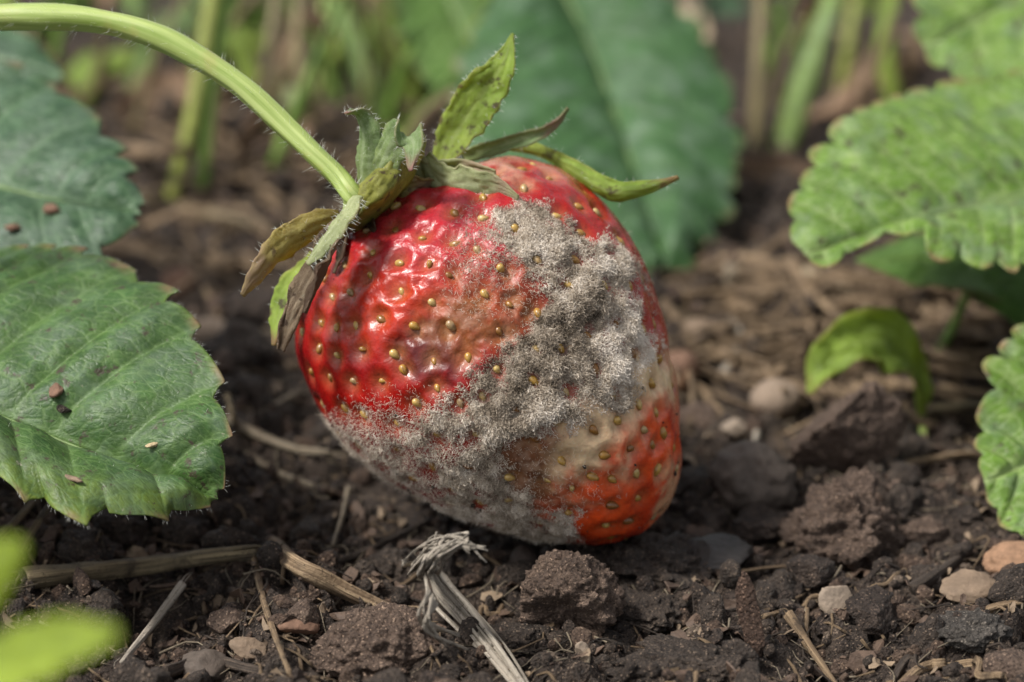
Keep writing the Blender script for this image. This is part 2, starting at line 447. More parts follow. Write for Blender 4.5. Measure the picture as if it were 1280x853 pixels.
def crumbs(name, n, rmin, rmax, protos, g, mat, label, sink=0.25, flat=(0.55, 1.0), cat='soil', power=2.2, smooth=True):
    xy = scatter_xy(n, g); z = soil_h(xy[:, 0], xy[:, 1]); it = []
    for k in range(n):
        V, F = protos[g.integers(len(protos))]
        r = rmin + (rmax - rmin) * g.uniform() ** power
        R = rotm(*g.uniform(0, 6.28, 3)); s = np.array([g.uniform(0.7, 1.4), g.uniform(0.6, 1.0), g.uniform(*flat)]) * r
        it.append((V * s @ R.T + [xy[k, 0], xy[k, 1], z[k] + r * (0.55 - sink)], F))
    return joined(name, it, mat, label=label, cat=cat, smooth=smooth)
crumbs('soil_crumbs', 4600, 0.014, 0.10, PROTO2, np.random.default_rng(1), MAT['soil'], 'loose fine crumbs of dark soil all over the bed')
crumbs('soil_crumbs', 620, 0.07, 0.25, PROTO3, np.random.default_rng(2), MAT['clod'], 'loose coarser crumbs of brown soil all over the bed')
crumbs('bark_crumbs', 2200, 0.02, 0.15, [lump(300 + k, 2, facets=7, rough=0.2, fine=0) for k in range(10)], np.random.default_rng(3), MAT['bark'],
       'dark angular bits of bark and char in the soil', flat=(0.3, 0.6), smooth=False)
MAT['crumb_brown'] = m_soil('brown_crumb_soil', (0.035, 0.022, 0.016), (0.105, 0.068, 0.048), (0.20, 0.14, 0.10), rl=0.7)
MAT['crumb_tan'] = m_soil('tan_crumb_soil', (0.06, 0.043, 0.031), (0.16, 0.118, 0.086), (0.27, 0.21, 0.16), rl=0.7)
crumbs('soil_crumbs', 2600, 0.016, 0.15, PROTO2, np.random.default_rng(11), MAT['crumb_brown'], 'loose paler brown crumbs mixed through the dark soil', smooth=False, flat=(0.4, 0.9))
crumbs('soil_crumbs', 1500, 0.012, 0.085, PROTO2, np.random.default_rng(12), MAT['crumb_tan'], 'loose tan grains mixed through the dark soil', smooth=False, flat=(0.4, 0.9))
def fibres(name, n, mat, g, lmin, lmax, r, label, ymin=None):
    xy = scatter_xy(n, g); Vs, Fs, Ts, UVs, m = [], [], [], [], 0
    for k in range(n):
        L = lmin + (lmax - lmin) * g.uniform() ** 2; a = g.uniform(0, 6.28); b = a + g.normal() * 0.7
        p = np.array([xy[k, 0], xy[k, 1], 0]); q = p + L / 2 * np.array([math.cos(a), math.sin(a), 0]); s = q + L / 2 * np.array([math.cos(b), math.sin(b), 0])
        P = np.array([p, q, s]); P[:, 2] = soil_h(P[:, 0], P[:, 1]) + g.uniform(0.0, 0.09, 3)
        V, F, T, UV = tube_arrays(P, r * g.uniform(0.5, 1.4), n=6, sides=4, r1=r * 0.4)
        Vs.append(V); Fs.append(F + m); Ts.append(T + m); UVs.append(UV); m += len(V)
    o = link(name, mesh(name, np.vstack(Vs), [np.vstack(Fs), np.vstack(Ts)], uv=np.vstack(UVs)), mat)
    return tag(o, label, 'plant fibre', None, 'stuff')
fibres('root_fibres', 1500, MAT['straw_pale'], np.random.default_rng(5), 0.10, 0.9, 0.011, 'thin tan root fibres tangled through the soil')
fibres('straw_bits', 800, MAT['straw_tan'], np.random.default_rng(55), 0.2, 1.0, 0.022, 'short broken bits of tan straw strewn on the soil')
fibres('root_fibres', 900, MAT['straw_dark'], np.random.default_rng(6), 0.15, 1.2, 0.015, 'thin dark rootlets tangled through the soil')
def flakes(name, n, mat, g, smin, smax, label, region=None):
    xy = scatter_xy(n, g); it = []
    for k in range(n):
        m = 7; a = np.linspace(0, 6.283, m, endpoint=False); rr = g.uniform(0.6, 1.15, m); s = smin + (smax - smin) * g.uniform() ** 2
        T = np.c_[np.cos(a) * rr, np.sin(a) * rr * g.uniform(0.35, 0.8), 0.35 * np.sin(a * 2 + g.uniform(0, 6)) * g.uniform(0.3, 1)]
        T = np.vstack([T, [[0, 0, 0.12]]]); B = T - [0, 0, 0.09]
        V = np.vstack([T, B]) * s
        F = []
        for j in range(m):
            j2 = (j + 1) % m
            F += [(j, j2, m), (m + 1 + j2, m + 1 + j, 2 * m + 1), (j, m + 1 + j, m + 1 + j2), (j, m + 1 + j2, j2)]
        R = rotm(g.normal() * 0.45, g.normal() * 0.45, g.uniform(0, 6.28))
        z = float(soil_h(*xy[k])[0])
        it.append((V @ R.T + [xy[k, 0], xy[k, 1], z + 0.03 + s * 0.12], np.array(F)))
    return joined(name, it, mat, label=label, cat='leaf litter', smooth=False)
MAT['flake_tan'] = m_stone('tan_flake', (0.2, 0.145, 0.095), 0.5, 0.7)
MAT['flake_brown'] = m_stone('brown_flake', (0.085, 0.055, 0.038), 0.5, 0.6)
flakes('litter_flakes', 1200, MAT['flake_tan'], np.random.default_rng(8), 0.02, 0.13, 'small tan flakes of dead leaf lying on the soil')
flakes('litter_flakes', 1500, MAT['flake_brown'], np.random.default_rng(9), 0.03, 0.20, 'small brown flakes of rotted leaf lying on the soil')

# ------------------------------------------------------------------ the strawberry
BC = at(610, 440, DIST)                                # middle of the fruit
S = thing('strawberry', 'rotting red strawberry furred with grey mould, still on its green stalk', 'strawberry', tuple(BC))
PXC = DIST / FPX
OUT = np.array([(447, 262), (480, 236), (525, 221), (570, 214), (640, 196), (700, 214), (750, 252), (795, 315), (820, 380), (836, 450), (847, 530), (848, 590),
                (838, 625), (815, 655), (780, 675), (730, 679), (690, 674), (640, 664), (590, 648), (530, 622), (475, 590), (430, 550), (398, 505), (378, 462), (371, 425), (378, 375), (398, 322), (422, 285)], float)
oxy = np.c_[(OUT[:, 0] - 610), -(OUT[:, 1] - 440)] * PXC
oth = np.arctan2(oxy[:, 1], oxy[:, 0]); orr = np.hypot(oxy[:, 0], oxy[:, 1])
od = np.argsort(oth); oth, orr = oth[od], orr[od]
tt = np.linspace(-math.pi, math.pi, 721)
rr_ = np.interp(tt, np.r_[oth - 2 * math.pi, oth, oth + 2 * math.pi], np.r_[orr, orr, orr])
for _ in range(3): rr_ = np.convolve(np.r_[rr_[-16:-1], rr_, rr_[1:16]], np.hanning(17) / np.hanning(17).sum(), 'same')[15:-15]
def R_out(th): return np.interp(th, tt, rr_)
DEPTH = 1.72
def shell(D):
    """Direction (right, up, towards the viewer's side) to the smooth skin of the fruit."""
    th = np.arctan2(D[:, 1], D[:, 0]); c = np.sqrt(D[:, 0] ** 2 + D[:, 1] ** 2)
    R = R_out(th); ring = np.clip(c, 0, 1)
    Rm = R * ring ** 0.0
    k = 1.0 / np.sqrt((c / Rm) ** 2 + (D[:, 2] / DEPTH) ** 2 + 1e-12)
    return D * k[:, None]
B3 = np.stack([RGT, UPV, -FWD])                        # rows: axes of the fruit's own frame
def to_world(L): return L @ B3
V0, F0 = ico(7)
L0 = shell(V0)
def lpix(L):
    return pix_many(L @ B3 + BC)
def pix_many(P):
    q = P - CAM; z = q @ FWD
    return 640 + (q @ RGT) / z * FPX, 426.5 - (q @ UPV) / z * FPX
# where the seeds sit: those the photograph shows, then the rest of the skin evenly
c2 = [(545,25),(338,55),(418,62),(482,85),(252,98),(263,30),(565,148),(430,168),(340,138),(205,140),(640,162),(700,190),(285,205),(380,235),(465,242),(620,252),(165,230),(237,295),(330,303),
      (350,345),(420,320),(288,380),(100,355),(147,372),(210,382),(383,440),(435,395),(700,288),(700,375),(777,290),(792,405),(850,245),(865,340),(605,350),(985,440),(1033,458),(930,485),(862,508),
      (1000,510),(1048,515),(1025,547),(963,560),(892,575),(912,643),(852,640),(980,630),(1033,615),(805,680),(988,692),(910,713),(895,768),(955,757),(1020,385),(970,300),(895,40),(990,100),
      (130,440),(190,455),(240,470),(170,310),(120,290),(500,440),(560,420),(915,415),(690,545),(780,590),(720,660),(640,640),(213,228),(155,150),(125,220)]
c1 = [(455,503),(528,503),(613,522),(450,563),(530,587),(378,567),(470,650),(548,655),(610,600),(392,627),(382,697),(330,740),(290,745),(558,765),(408,800),(343,828),(250,815),(510,835),
      (890,525),(950,503),(955,575),(800,455),(795,400),(870,425),(1000,520),(1020,640),(1060,600),(720,420),(1090,720),(690,480)]
sp = [(x / 2.1333 + 340, y / 2.1333 + 300) for x, y in c2] + [(x / 2.1333 + 280, y / 2.1333 + 20) for x, y in c1]
from mathutils.bvhtree import BVHTree
bv = BVHTree.FromPolygons([tuple(v) for v in L0], [tuple(f) for f in F0])
camL = B3 @ (CAM - BC)
seedL = []
for px, py in sp:
    d = B3 @ nrm(ray(px, py))
    hit = bv.ray_cast(Vector(camL), Vector(d))
    if hit[0] is not None:
        p = np.array(hit[0])
        if all(np.linalg.norm(p - q) > 0.16 for q in seedL): seedL.append(p)
nphoto = len(seedL)
cand = shell(np.array([nrm(v) for v in RNG.normal(size=(9000, 3))]))
AX = nrm([0.76, -0.65, 0.0])                           # stalk end to tip
for p in cand:
    if p @ AX < -1.75: continue
    lim = 0.40 if p[2] < 0.2 else RNG.uniform(0.29, 0.38)
    dd = np.linalg.norm(np.array(seedL) - p, axis=1).min()
    if dd > lim: seedL.append(p)
seedL = np.array(seedL)
kd = KDTree(len(seedL))
for i, p in enumerate(seedL): kd.insert(Vector(p), i)
kd.balance()
dist = np.array([kd.find(Vector(v))[2] for v in L0])
N0 = np.zeros_like(L0); tri = L0[F0]; fn = np.cross(tri[:, 1] - tri[:, 0], tri[:, 2] - tri[:, 0])
for k in range(3): np.add.at(N0, F0[:, k], fn)
N0 /= np.linalg.norm(N0, axis=1)[:, None]
PX, PY = lpix(L0)
front = sstep(-0.35, 0.25, N0[:, 2])
NW = fbm(L0 * 1.6, 4, 5); NF = fbm(L0 * 4.5, 4, 8); NM = fbm(L0 * 3.0, 5, 12)
NX = fbm(L0 * 11, 3, 23); wx = PX + 34 * (NM - 0.5) + 34 * (NF - 0.5) + 30 * (NX - 0.5); wy = PY + 34 * (NW - 0.5) + 30 * (fbm(L0 * 4.1, 3, 21) - 0.5) + 30 * (fbm(L0 * 10, 3, 24) - 0.5)
def blob(cx, cy, rx, ry, rot=0.0, soft=0.45, x=None, y=None):
    x = wx if x is None else x; y = wy if y is None else y
    c, s = math.cos(math.radians(rot)), math.sin(math.radians(rot))
    u = ((x - cx) * c + (y - cy) * s) / rx; v = (-(x - cx) * s + (y - cy) * c) / ry
    return sstep(1 + soft, 1 - soft, np.hypot(u, v))
MOULD = [(682,312,60,32,28,1.0), (742,360,44,46,20,1.0), (782,428,26,36,0,1.0), (703,440,60,60,0,1.0), (648,508,82,44,-14,1.0), (560,534,50,28,0,.5), (612,592,52,46,20,.85),
         (658,645,48,24,20,.8), (508,576,44,28,30,.28), (709,641,13,12,0,1.0), (752,468,38,34,0,.85), (612,312,36,40,0,.16), (650,282,34,22,0,.6), (478,548,38,32,0,.12), (560,620,58,22,18,.42), (730,508,34,16,0,.45)]
CLEAR = [(610,388,62,50,-25,.98), (692,592,78,46,15,.985), (776,556,62,56,0,.97), (690,415,16,14,0,.5)]
def mould_at(x, y):
    m = np.zeros_like(x)
    for cx, cy, rx, ry, ro, st in MOULD: m = np.maximum(m, st * blob(cx, cy, rx, ry, ro, 0.62, x, y))
    for cx, cy, rx, ry, ro, st in CLEAR: m = m * (1 - st * blob(cx, cy, rx, ry, ro, 0.3, x, y))
    return m
MO = mould_at(wx, wy) * front * (0.45 + 0.55 * sstep(0.34, 0.56, fbm(L0 * 7, 3, 91))) * (1 - 0.75 * blob(520, 590, 95, 60, 25) * sstep(0.42, 0.55, fbm(L0 * 3.4, 3, 95)))
rot1 = blob(608, 390, 78, 56, -20) * front; rot2 = blob(682, 598, 92, 50, 15) * front
pale = np.maximum.reduce([blob(746, 545, 72, 40, -38), blob(804, 485, 44, 50, 15), blob(742, 595, 46, 30, -10) * .8]) * front
palet = blob(842, 618, 20, 52, 10) * front
tipr = np.maximum(blob(764, 632, 76, 48, -12), blob(814, 562, 42, 56, 0)) * front
bruise = np.maximum(blob(535, 440, 42, 34, 20), 0.6 * blob(700, 405, 60, 60)) * front
pit = np.exp(-(dist / 0.085) ** 2); puff = sstep(0.06, 0.2, dist)
wet = 1 - np.clip(MO * 1.2, 0, 1)
disp = -0.048 * pit + 0.014 * puff
disp += 0.035 * (NF - 0.5) + 0.028 * (fbm(L0 * 9, 3, 33) - 0.5) * wet * 0.4
wr = 1 - np.abs(fbm(L0 * np.array([5.0, 7.5, 5.0]), 3, 44) - 0.5) * 2           # wrinkles of collapsing skin
disp += 0.05 * (wr - 0.8) * sstep(0.1, 0.9, blob(540, 330, 150, 110) + 0.6 * blob(620, 400, 90, 70)) * front
disp += -0.05 * rot1 - 0.05 * rot2 - 0.04 * bruise
disp += 0.035 * np.clip(MO, 0, 1) * (fbm(L0 * 5, 3, 51) - 0.25)
body = L0 + N0 * disp[:, None]
col = np.tile(np.array([0.30, 0.006, 0.005]), (len(L0), 1))
col = mix(col, (0.20, 0.004, 0.008), sstep(0.45, 0.68, NW) * 0.7)
col = mix(col, (0.45, 0.03, 0.006), blob(540, 395, 110, 60) * 0.6 * front)
col = mix(col, (0.38, 0.022, 0.036), blob(560, 290, 110, 60) * 0.75 * front)
col = mix(col, (0.40, 0.03, 0.03), blob(800, 400, 45, 150, -15) * 0.6)
col = mix(col, (0.055, 0.008, 0.013), bruise * 0.85)
col = mix(col, (0.17, 0.052, 0.012), rot1 * (0.6 + 0.4 * sstep(0.4, 0.6, NF)) * 0.95)
col = mix(col, (0.36, 0.22, 0.15), rot1 * sstep(0.5, 0.7, NX) * 0.25)
col = mix(col, (0.15, 0.062, 0.026), rot2 * 0.95)
col = mix(col, (0.40, 0.27, 0.19), rot2 * sstep(0.5, 0.66, NX) * 0.5)
col = mix(col, (0.70, 0.52, 0.31), pale * 0.94)
col = mix(col, (0.72, 0.075, 0.012), tipr * (0.6 + 0.4 * sstep(0.35, 0.55, NF)) * 0.95)
col = mix(col, (0.62, 0.40, 0.22), palet * 0.75)
topp = blob(600, 212, 120, 22) * sstep(0.3, 0.6, NF)
col = mix(col, (0.5, 0.33, 0.22), topp * 0.55)
col = mix(col, (0.33, 0.28, 0.225), np.clip(MO * 1.25 - 0.15, 0, 1) * (0.72 + 0.28 * sstep(0.4, 0.6, NF)) )
col = mix(col, (0.10, 0.085, 0.07), np.clip(MO, 0, 1) * sstep(0.54, 0.66, NM) * 0.4)
col = mix(col, col.mean(0) * 0 + np.array([0.33, 0.16, 0.06]), 0.45 * np.exp(-(dist / 0.1) ** 2) * (1 - np.clip(MO, 0, 1)))
k = NT('strawberry_skin'); ob = k.coord('Object')
c = k.attr('tint', 'Color'); mo = k.attr('mould')
nf = k.noise(ob, 13, 3, 0.5, 0.4); nb = k.noise(ob, 6, 5, 0.6, 0.8)
c2_ = k.mixc(k.ramp(nf, [(0.4, 0), (0.75, 0.5)]), c, k.mixc(1.0, c, (0.42, 0.35, 0.35), 'MULTIPLY'))
rough = k.math('ADD', k.ramp(nf, [(0.3, 0.16), (0.7, 0.36)]), k.math('MULTIPLY', mo, 0.6))
rough = k.math('ADD', rough, k.math('MULTIPLY', k.attr('rot'), 0.22))
k.set(Base_Color=c2_, Roughness=rough, Specular_IOR_Level=0.45, IOR=1.4)
k.set(Subsurface_Weight=0.18, Subsurface_Radius=(0.28, 0.07, 0.04), Subsurface_Scale=0.4)
k.set(Coat_Weight=k.math('MULTIPLY', k.math('SUBTRACT', 1.0, k.math('MAXIMUM', mo, k.attr('rot'))), 0.12), Coat_Roughness=0.10)
cr = k.n('TexNoise', noise_type='RIDGED_MULTIFRACTAL'); k.l(ob, cr.inputs['Vector']); cr.inputs['Scale'].default_value = 4.5; cr.inputs['Detail'].default_value = 4; cr.inputs['Distortion'].default_value = 1.2
h1 = k.math('ADD', k.math('MULTIPLY', nb, 0.8), k.math('MULTIPLY', nf, 0.3))
h1 = k.math('ADD', h1, k.math('MULTIPLY', k.math('MULTIPLY', cr.outputs['Fac'], k.attr('wrinkle')), 0.9))
fi_ = k.noise(ob, 34, 4, 0.6)
h1 = k.math('ADD', h1, k.math('MULTIPLY', fi_, 0.22))
k.set(Normal=k.bump(h1, 0.36, 0.06))
MAT['skin'] = k.m
fl = link('flesh', mesh('flesh', body @ B3, F0, attrs={'mould': np.clip(MO, 0, 1), 'rot': np.clip(rot1 + rot2 + pale * 0.5, 0, 1), 'wrinkle': np.clip(blob(530, 285, 120, 80) + 0.5 * rot1 + rot2 + bruise, 0.12, 1)}, colors=col), MAT['skin'], S)

# seeds: one mesh, copied with obj.copy()
k = NT('seed_coat'); ob = k.coord('Object'); rnd = k.n('ObjectInfo').outputs['Random']
base = k.ramp(rnd, [(0.0, (0.16, 0.06, 0.015)), (0.3, (0.32, 0.16, 0.03)), (0.6, (0.42, 0.25, 0.05)), (0.85, (0.50, 0.36, 0.13)), (1.0, (0.30, 0.2, 0.1))])
g1 = k.noise(ob, 22, 4, 0.6)
k.set(Base_Color=k.mixc(k.ramp(g1, [(0.4, 0), (0.7, 0.6)]), base, (0.12, 0.05, 0.012)), Roughness=0.28, Specular_IOR_Level=0.6, Normal=k.bump(g1, 0.3, 0.01), Subsurface_Weight=0.1, Subsurface_Radius=(0.05, 0.03, 0.01))
MAT['seed'] = k.m
Vs, Fs = ico(2); Vs = Vs.copy()
Vs[:, 1] *= 0.66 * (1 - 0.30 * Vs[:, 0] - 0.12 * Vs[:, 0] ** 2); Vs[:, 2] *= 0.6 * (1 - 0.2 * Vs[:, 0])
Vs[:, 2] += 0.10 * np.exp(-(Vs[:, 1] / 0.10) ** 2) * (Vs[:, 2] > 0)
seed_me = mesh('seed', Vs * 0.060, Fs)
seed_me.materials.append(MAT['seed'])
bvb = BVHTree.FromPolygons([tuple(v) for v in body], [tuple(f) for f in F0])
order = np.argsort(-seedL[:, 2])
hidden = []; STY = []
first = None
gs = np.random.default_rng(4)
for rank, i in enumerate(order):
    p = seedL[i]; d0 = nrm(p); loc, nn, fi, di = bvb.find_nearest(Vector(p)); nv = np.array(nn)
    if nv @ d0 < 0: nv = -nv
    ax = AX - (AX @ nv) * nv
    ax = nrm(ax) if np.linalg.norm(ax) > 1e-3 else np.array([1.0, 0, 0])
    ang = gs.normal() * 0.35; sd_ = np.cross(nv, ax); ax = ax * math.cos(ang) + sd_ * math.sin(ang); sd_ = np.cross(nv, ax)
    s = gs.uniform(0.92, 1.2) if p[0] > 0.9 else gs.uniform(0.68, 1.12); tl = gs.normal(size=2) * 0.22; nv_ = nrm(nv + ax * tl[0] + sd_ * tl[1]); ax = nrm(ax - (ax @ nv_) * nv_); sd_ = np.cross(nv_, ax)
    Mx = np.stack([ax, sd_, nv_], 1); Mw = B3.T @ Mx
    pw = B3.T @ (np.array(loc) + nv * gs.uniform(-0.012, 0.016))
    M4 = Matrix([list(Mw[r] * s) + [pw[r]] for r in range(3)] + [[0, 0, 0, 1]])
    if rank < 298:
        if first is None:
            o = link('seed', seed_me, None, S); first = o
        else:
            o = first.copy(); COL.objects.link(o); o.parent = S
        o.matrix_local = M4
        if gs.uniform() < 0.45: STY.append((pw + Mw @ np.array([0.03 * s, 0, 0.02]), Mw @ np.array([gs.normal() * .5, gs.normal() * .5, 0.9])))
    else:
        hidden.append((np.c_[Vs * 0.060, np.ones(len(Vs))] @ np.array(M4).T[:, :3], Fs))
k = NT('dried_style'); k.set(Base_Color=(0.22, 0.12, 0.05), Roughness=0.6); MAT['style'] = k.m
hair('dried_styles', np.array([a_ for a_, b_ in STY]), np.array([b_ for a_, b_ in STY]), gs.uniform(0.05, 0.13, len(STY)), MAT['style'], S, npt=5, r=0.0028, crinkle=0.3, seed=21)
if hidden:
    o = joined('seed_coat', hidden, MAT['seed'], 'stuff'); o.parent = S

# specks of soil stuck to the skin, most of them low down and by the stalk
gp = np.random.default_rng(64); spk = []
wq = np.where(N0[:, 2] > -0.2, 1, 0) * (sstep(0.2, -1.6, body[:, 1]) + 0.5 * sstep(1.1, 1.8, -(body @ AX)) + 0.03)
for i in gp.choice(len(body), 120, p=wq / wq.sum()):
    V_, F_ = lump(400 + int(gp.integers(9)), 2, 2, 0.5, 1.3, 0); r_ = 0.006 + 0.016 * gp.uniform() ** 3
    spk.append((V_ * r_ * gp.uniform(0.6, 1.3, 3) @ rotm(*gp.uniform(0, 6, 3)).T + B3.T @ (body[i] + N0[i] * r_ * 0.4), F_))
o = joined('soil_specks', spk, MAT['clod'], 'stuff'); o.parent = S

# mould: short crinkled threads in tufts
k = NT('mould_threads'); tn = k.attr('tone')
k.set(Base_Color=k.ramp(tn, [(0.0, (0.055, 0.042, 0.030)), (0.35, (0.27, 0.22, 0.165)), (0.7, (0.53, 0.455, 0.365)), (1.0, (0.78, 0.71, 0.62))]), Roughness=0.9, Specular_IOR_Level=0.1)
MAT['mould'] = k.m
tri = body[F0]; ar = np.linalg.norm(np.cross(tri[:, 1] - tri[:, 0], tri[:, 2] - tri[:, 0]), axis=1)
den = MO[F0].mean(1); sd2 = (dist[F0].mean(1) < 0.085)
pw_ = ar * np.clip(den, 0, 1) ** 1.35 * np.where(sd2, 0.06, 1.0)
NH = 112000
fi = RNG.choice(len(F0), NH, p=pw_ / pw_.sum()); a, b = RNG.uniform(size=(2, NH)); q = a + b > 1; a[q], b[q] = 1 - a[q], 1 - b[q]
rt = tri[fi, 0] + a[:, None] * (tri[fi, 1] - tri[fi, 0]) + b[:, None] * (tri[fi, 2] - tri[fi, 0])
nn = N0[F0[fi, 0]]; dl = den[fi]
cl = np.stack([vn(rt * 7, 61), vn(rt * 7, 62), vn(rt * 7, 63)], 1) - 0.5
dr = nn + cl * 1.3 + RNG.normal(size=(NH, 3)) * 0.42
tuft = fbm(rt * 3.6, 3, 71)
ln = (0.03 + 0.085 * RNG.uniform(size=NH) ** 1.5) * (0.6 + 0.7 * sstep(0.3, 0.7, tuft)) * (0.5 + 0.5 * np.clip(dl, 0, 1))
rx, ry = lpix(rt)
white = np.maximum.reduce([blob(795, 432, 42, 45, 0, .5, rx, ry), 0.6 * blob(760, 370, 45, 40, 0, .5, rx, ry), 0.35 * blob(640, 290, 50, 40, 0, .5, rx, ry)])
darkp = np.maximum.reduce([blob(735, 385, 22, 36, 20, .6, rx, ry), 0.8 * blob(690, 425, 34, 34, 0, .6, rx, ry), 0.45 * blob(640, 460, 70, 30, 0, .6, rx, ry)])
fine_t = fbm(rt * 14, 2, 73)
tone = np.clip(0.60 + 0.40 * (RNG.uniform(size=NH) - 0.5) + 0.6 * (tuft - 0.5) + 0.9 * (fine_t - 0.5) + 0.35 * white - 0.42 * darkp, 0, 1)
hair('mould', rt @ B3, dr @ B3, ln, MAT['mould'], S, npt=6, r=0.0013 + 0.0011 * RNG.uniform(size=(NH, 1)), crinkle=0.8, seed=3, tones=tone, rtip=0.9)
# pale down over the half spoiled skin round the mould
pw2 = ar * (np.clip(np.maximum(0.45 * blob(615, 335, 60, 60, 0, .5), np.maximum(blob(500, 560, 90, 60, 0, .5), 0.2 * blob(690, 600, 70, 40, 0, .5))) * front, 0, 1)[F0].mean(1) * 0.8 + 0.25 * np.clip(den * 4, 0, 1)) * (1 - np.clip(den, 0, 1))
NH2 = 14000
fi = RNG.choice(len(F0), NH2, p=pw2 / pw2.sum()); a, b = RNG.uniform(size=(2, NH2)); q = a + b > 1; a[q], b[q] = 1 - a[q], 1 - b[q]
rt = tri[fi, 0] + a[:, None] * (tri[fi, 1] - tri[fi, 0]) + b[:, None] * (tri[fi, 2] - tri[fi, 0])
hair('mould_down', rt @ B3, (N0[F0[fi, 0]] + RNG.normal(size=(NH2, 3)) * 0.8) @ B3, 0.02 + 0.06 * RNG.uniform(size=NH2), MAT['mould'], S, npt=5, r=0.0012, crinkle=0.5, seed=9,
     tones=np.clip(0.55 + 0.3 * RNG.uniform(size=NH2), 0, 1))

# ------------------------------------------------------------------ blades: sepals, leaves
def ribbon(path, widths, side, n=60, m=16, cup=0.0, twist=0.0, wav=0.0, seed=0, dead=0.8, thick=0.02, offs=0.5):
    """A sepal or simple leaf along a path; widths at equal steps; side is the direction the blade spreads in."""
    C = spline(path, n); t = np.linspace(0, 1, n)
    wd = spline(np.c_[np.linspace(0, 1, len(widths)), widths, np.zeros(len(widths))], n)[:, 1]
    T, Sd, N = frames(C, side)
    if twist:
        a = twist * t; Sd, N = Sd * np.cos(a)[:, None] + N * np.sin(a)[:, None], N * np.cos(a)[:, None] - Sd * np.sin(a)[:, None]
    v = np.linspace(-1, 1, m)
    V = np.zeros((n, m, 3)); A = {'vein': np.zeros((n, m)), 'edge': np.zeros((n, m)), 'yellow': np.zeros((n, m))}
    for j in range(m):
        q = np.c_[t * 5 + seed, np.full(n, v[j] * 1.5), np.full(n, seed * 1.7)]
        ww = wd * (1 + 0.45 * (fbm(q * 3.1, 2, seed) - 0.5) * abs(v[j]))
        V[:, j] = C + Sd * (ww * v[j] * offs * 1.0)[:, None] + N * (cup * wd * (v[j] ** 2) + wav * wd * (vn(q * 1.7, seed + 3) - 0.5) * (0.3 + abs(v[j])) + 0.16 * wd * (fbm(q * np.array([2.2, 3.5, 1.0]), 3, seed + 7) - 0.5))[:, None]
        A['vein'][:, j] = np.maximum(np.exp(-(v[j] / 0.09) ** 2), 0.35 * np.exp(-((abs(v[j]) - 0.45) / 0.07) ** 2))
        A['edge'][:, j] = np.maximum(sstep(0.86, 1.0, abs(v[j])) * 0.4, sstep(dead, dead + 0.16, t + 0.06 * abs(v[j])))
        A['yellow'][:, j] = sstep(0.55, 0.0, t) * 0.6
    UV = np.stack([np.repeat(t[:, None], m, 1) * 2.5, np.repeat(v[None] * 0.6, n, 0)], -1).reshape(-1, 2)
    ii = np.arange(n * m).reshape(n, m)
    F = np.stack([ii[:-1, :-1], ii[:-1, 1:], ii[1:, 1:], ii[1:, :-1]], -1).reshape(-1, 4)
    return V, F, UV, {a_: b_.ravel() for a_, b_ in A.items()}, C, N
def blade(name, parent, mat, path, widths, side, thick=0.02, hairs=0, hair_len=0.07, hmat=None, **kw):
    V, F, UV, A, C, N = ribbon(path, widths, side, **kw)
    P = V.reshape(-1, 3)
    if parent is not None: P = local(parent, P)
    o = link(name, mesh(name, P, F, attrs=A, uv=UV), mat, parent)
    md = o.modifiers.new('thickness', 'SOLIDIFY'); md.thickness = thick; md.offset = 0
    if hairs:
        g = np.random.default_rng(len(path) * 13 + hairs); n, m = V.shape[:2]
        i = g.integers(2, n - 1, hairs); j = np.where(g.uniform(size=hairs) < 0.6, g.choice([0, m - 1], hairs), g.integers(0, m, hairs))
        rt = V[i, j]; out = rt - C[i]; out /= np.linalg.norm(out, axis=1)[:, None] + 1e-6
        d = out * 0.8 + N[i] * g.choice([-1, 1], hairs)[:, None] * 0.6 + (C[np.minimum(i + 1, n - 1)] - C[i]) * 4 + g.normal(size=(hairs, 3)) * 0.25
        hair('fine_hairs', local(parent, rt), d, hair_len * g.uniform(0.4, 1.0, hairs), hmat, o, npt=4, r=0.0013, crinkle=0.12, seed=hairs)
    return o

k = NT('plant_hair'); k.set(Base_Color=(0.72, 0.74, 0.66), Roughness=0.4, Specular_IOR_Level=0.5); MAT['phair'] = k.m
MAT['sepal'] = m_leaf('sepal_green', (0.15, 0.27, 0.02), (0.32, 0.45, 0.055), (0.30, 0.36, 0.12), (0.34, 0.36, 0.05), (0.22, 0.13, 0.07), 0.95, 0.5, 0.35, netw=1.6, spots=0.575)
MAT['sepal_grey'] = m_leaf('sepal_grey_green', (0.10, 0.17, 0.055), (0.21, 0.31, 0.11), (0.34, 0.40, 0.24), (0.30, 0.33, 0.06), (0.26, 0.13, 0.12), 0.35, 0.6, 0.3, netw=1.6)
MAT['sepal_pale'] = m_leaf('sepal_pale_green', (0.22, 0.27, 0.11), (0.36, 0.40, 0.20), (0.46, 0.48, 0.30), None, (0.32, 0.25, 0.17), 0.25, 0.6, 0.3, netw=1.6)
MAT['sepal_yellow'] = m_leaf('sepal_yellow', (0.19, 0.13, 0.035), (0.40, 0.32, 0.07), (0.45, 0.42, 0.16), None, (0.26, 0.18, 0.12), 0.9, 0.55, 0.35, netw=1.6, spots=0.58)
MAT['sepal_dry'] = m_leaf('sepal_dry', (0.13, 0.08, 0.045), (0.30, 0.22, 0.14), (0.38, 0.31, 0.21), None, (0.09, 0.055, 0.035), 0.9, 0.65, 0.2, netw=1.6, spots=0.57, relief=0.8)
def onb(px, py, lift=0.05):
    h = bvb.ray_cast(Vector(camL), Vector(B3 @ nrm(ray(px, py))))
    return B3.T @ (np.array(h[0]) + np.array(h[1]) * lift) + BC
def pts(*a): return [at(*q) for q in a]
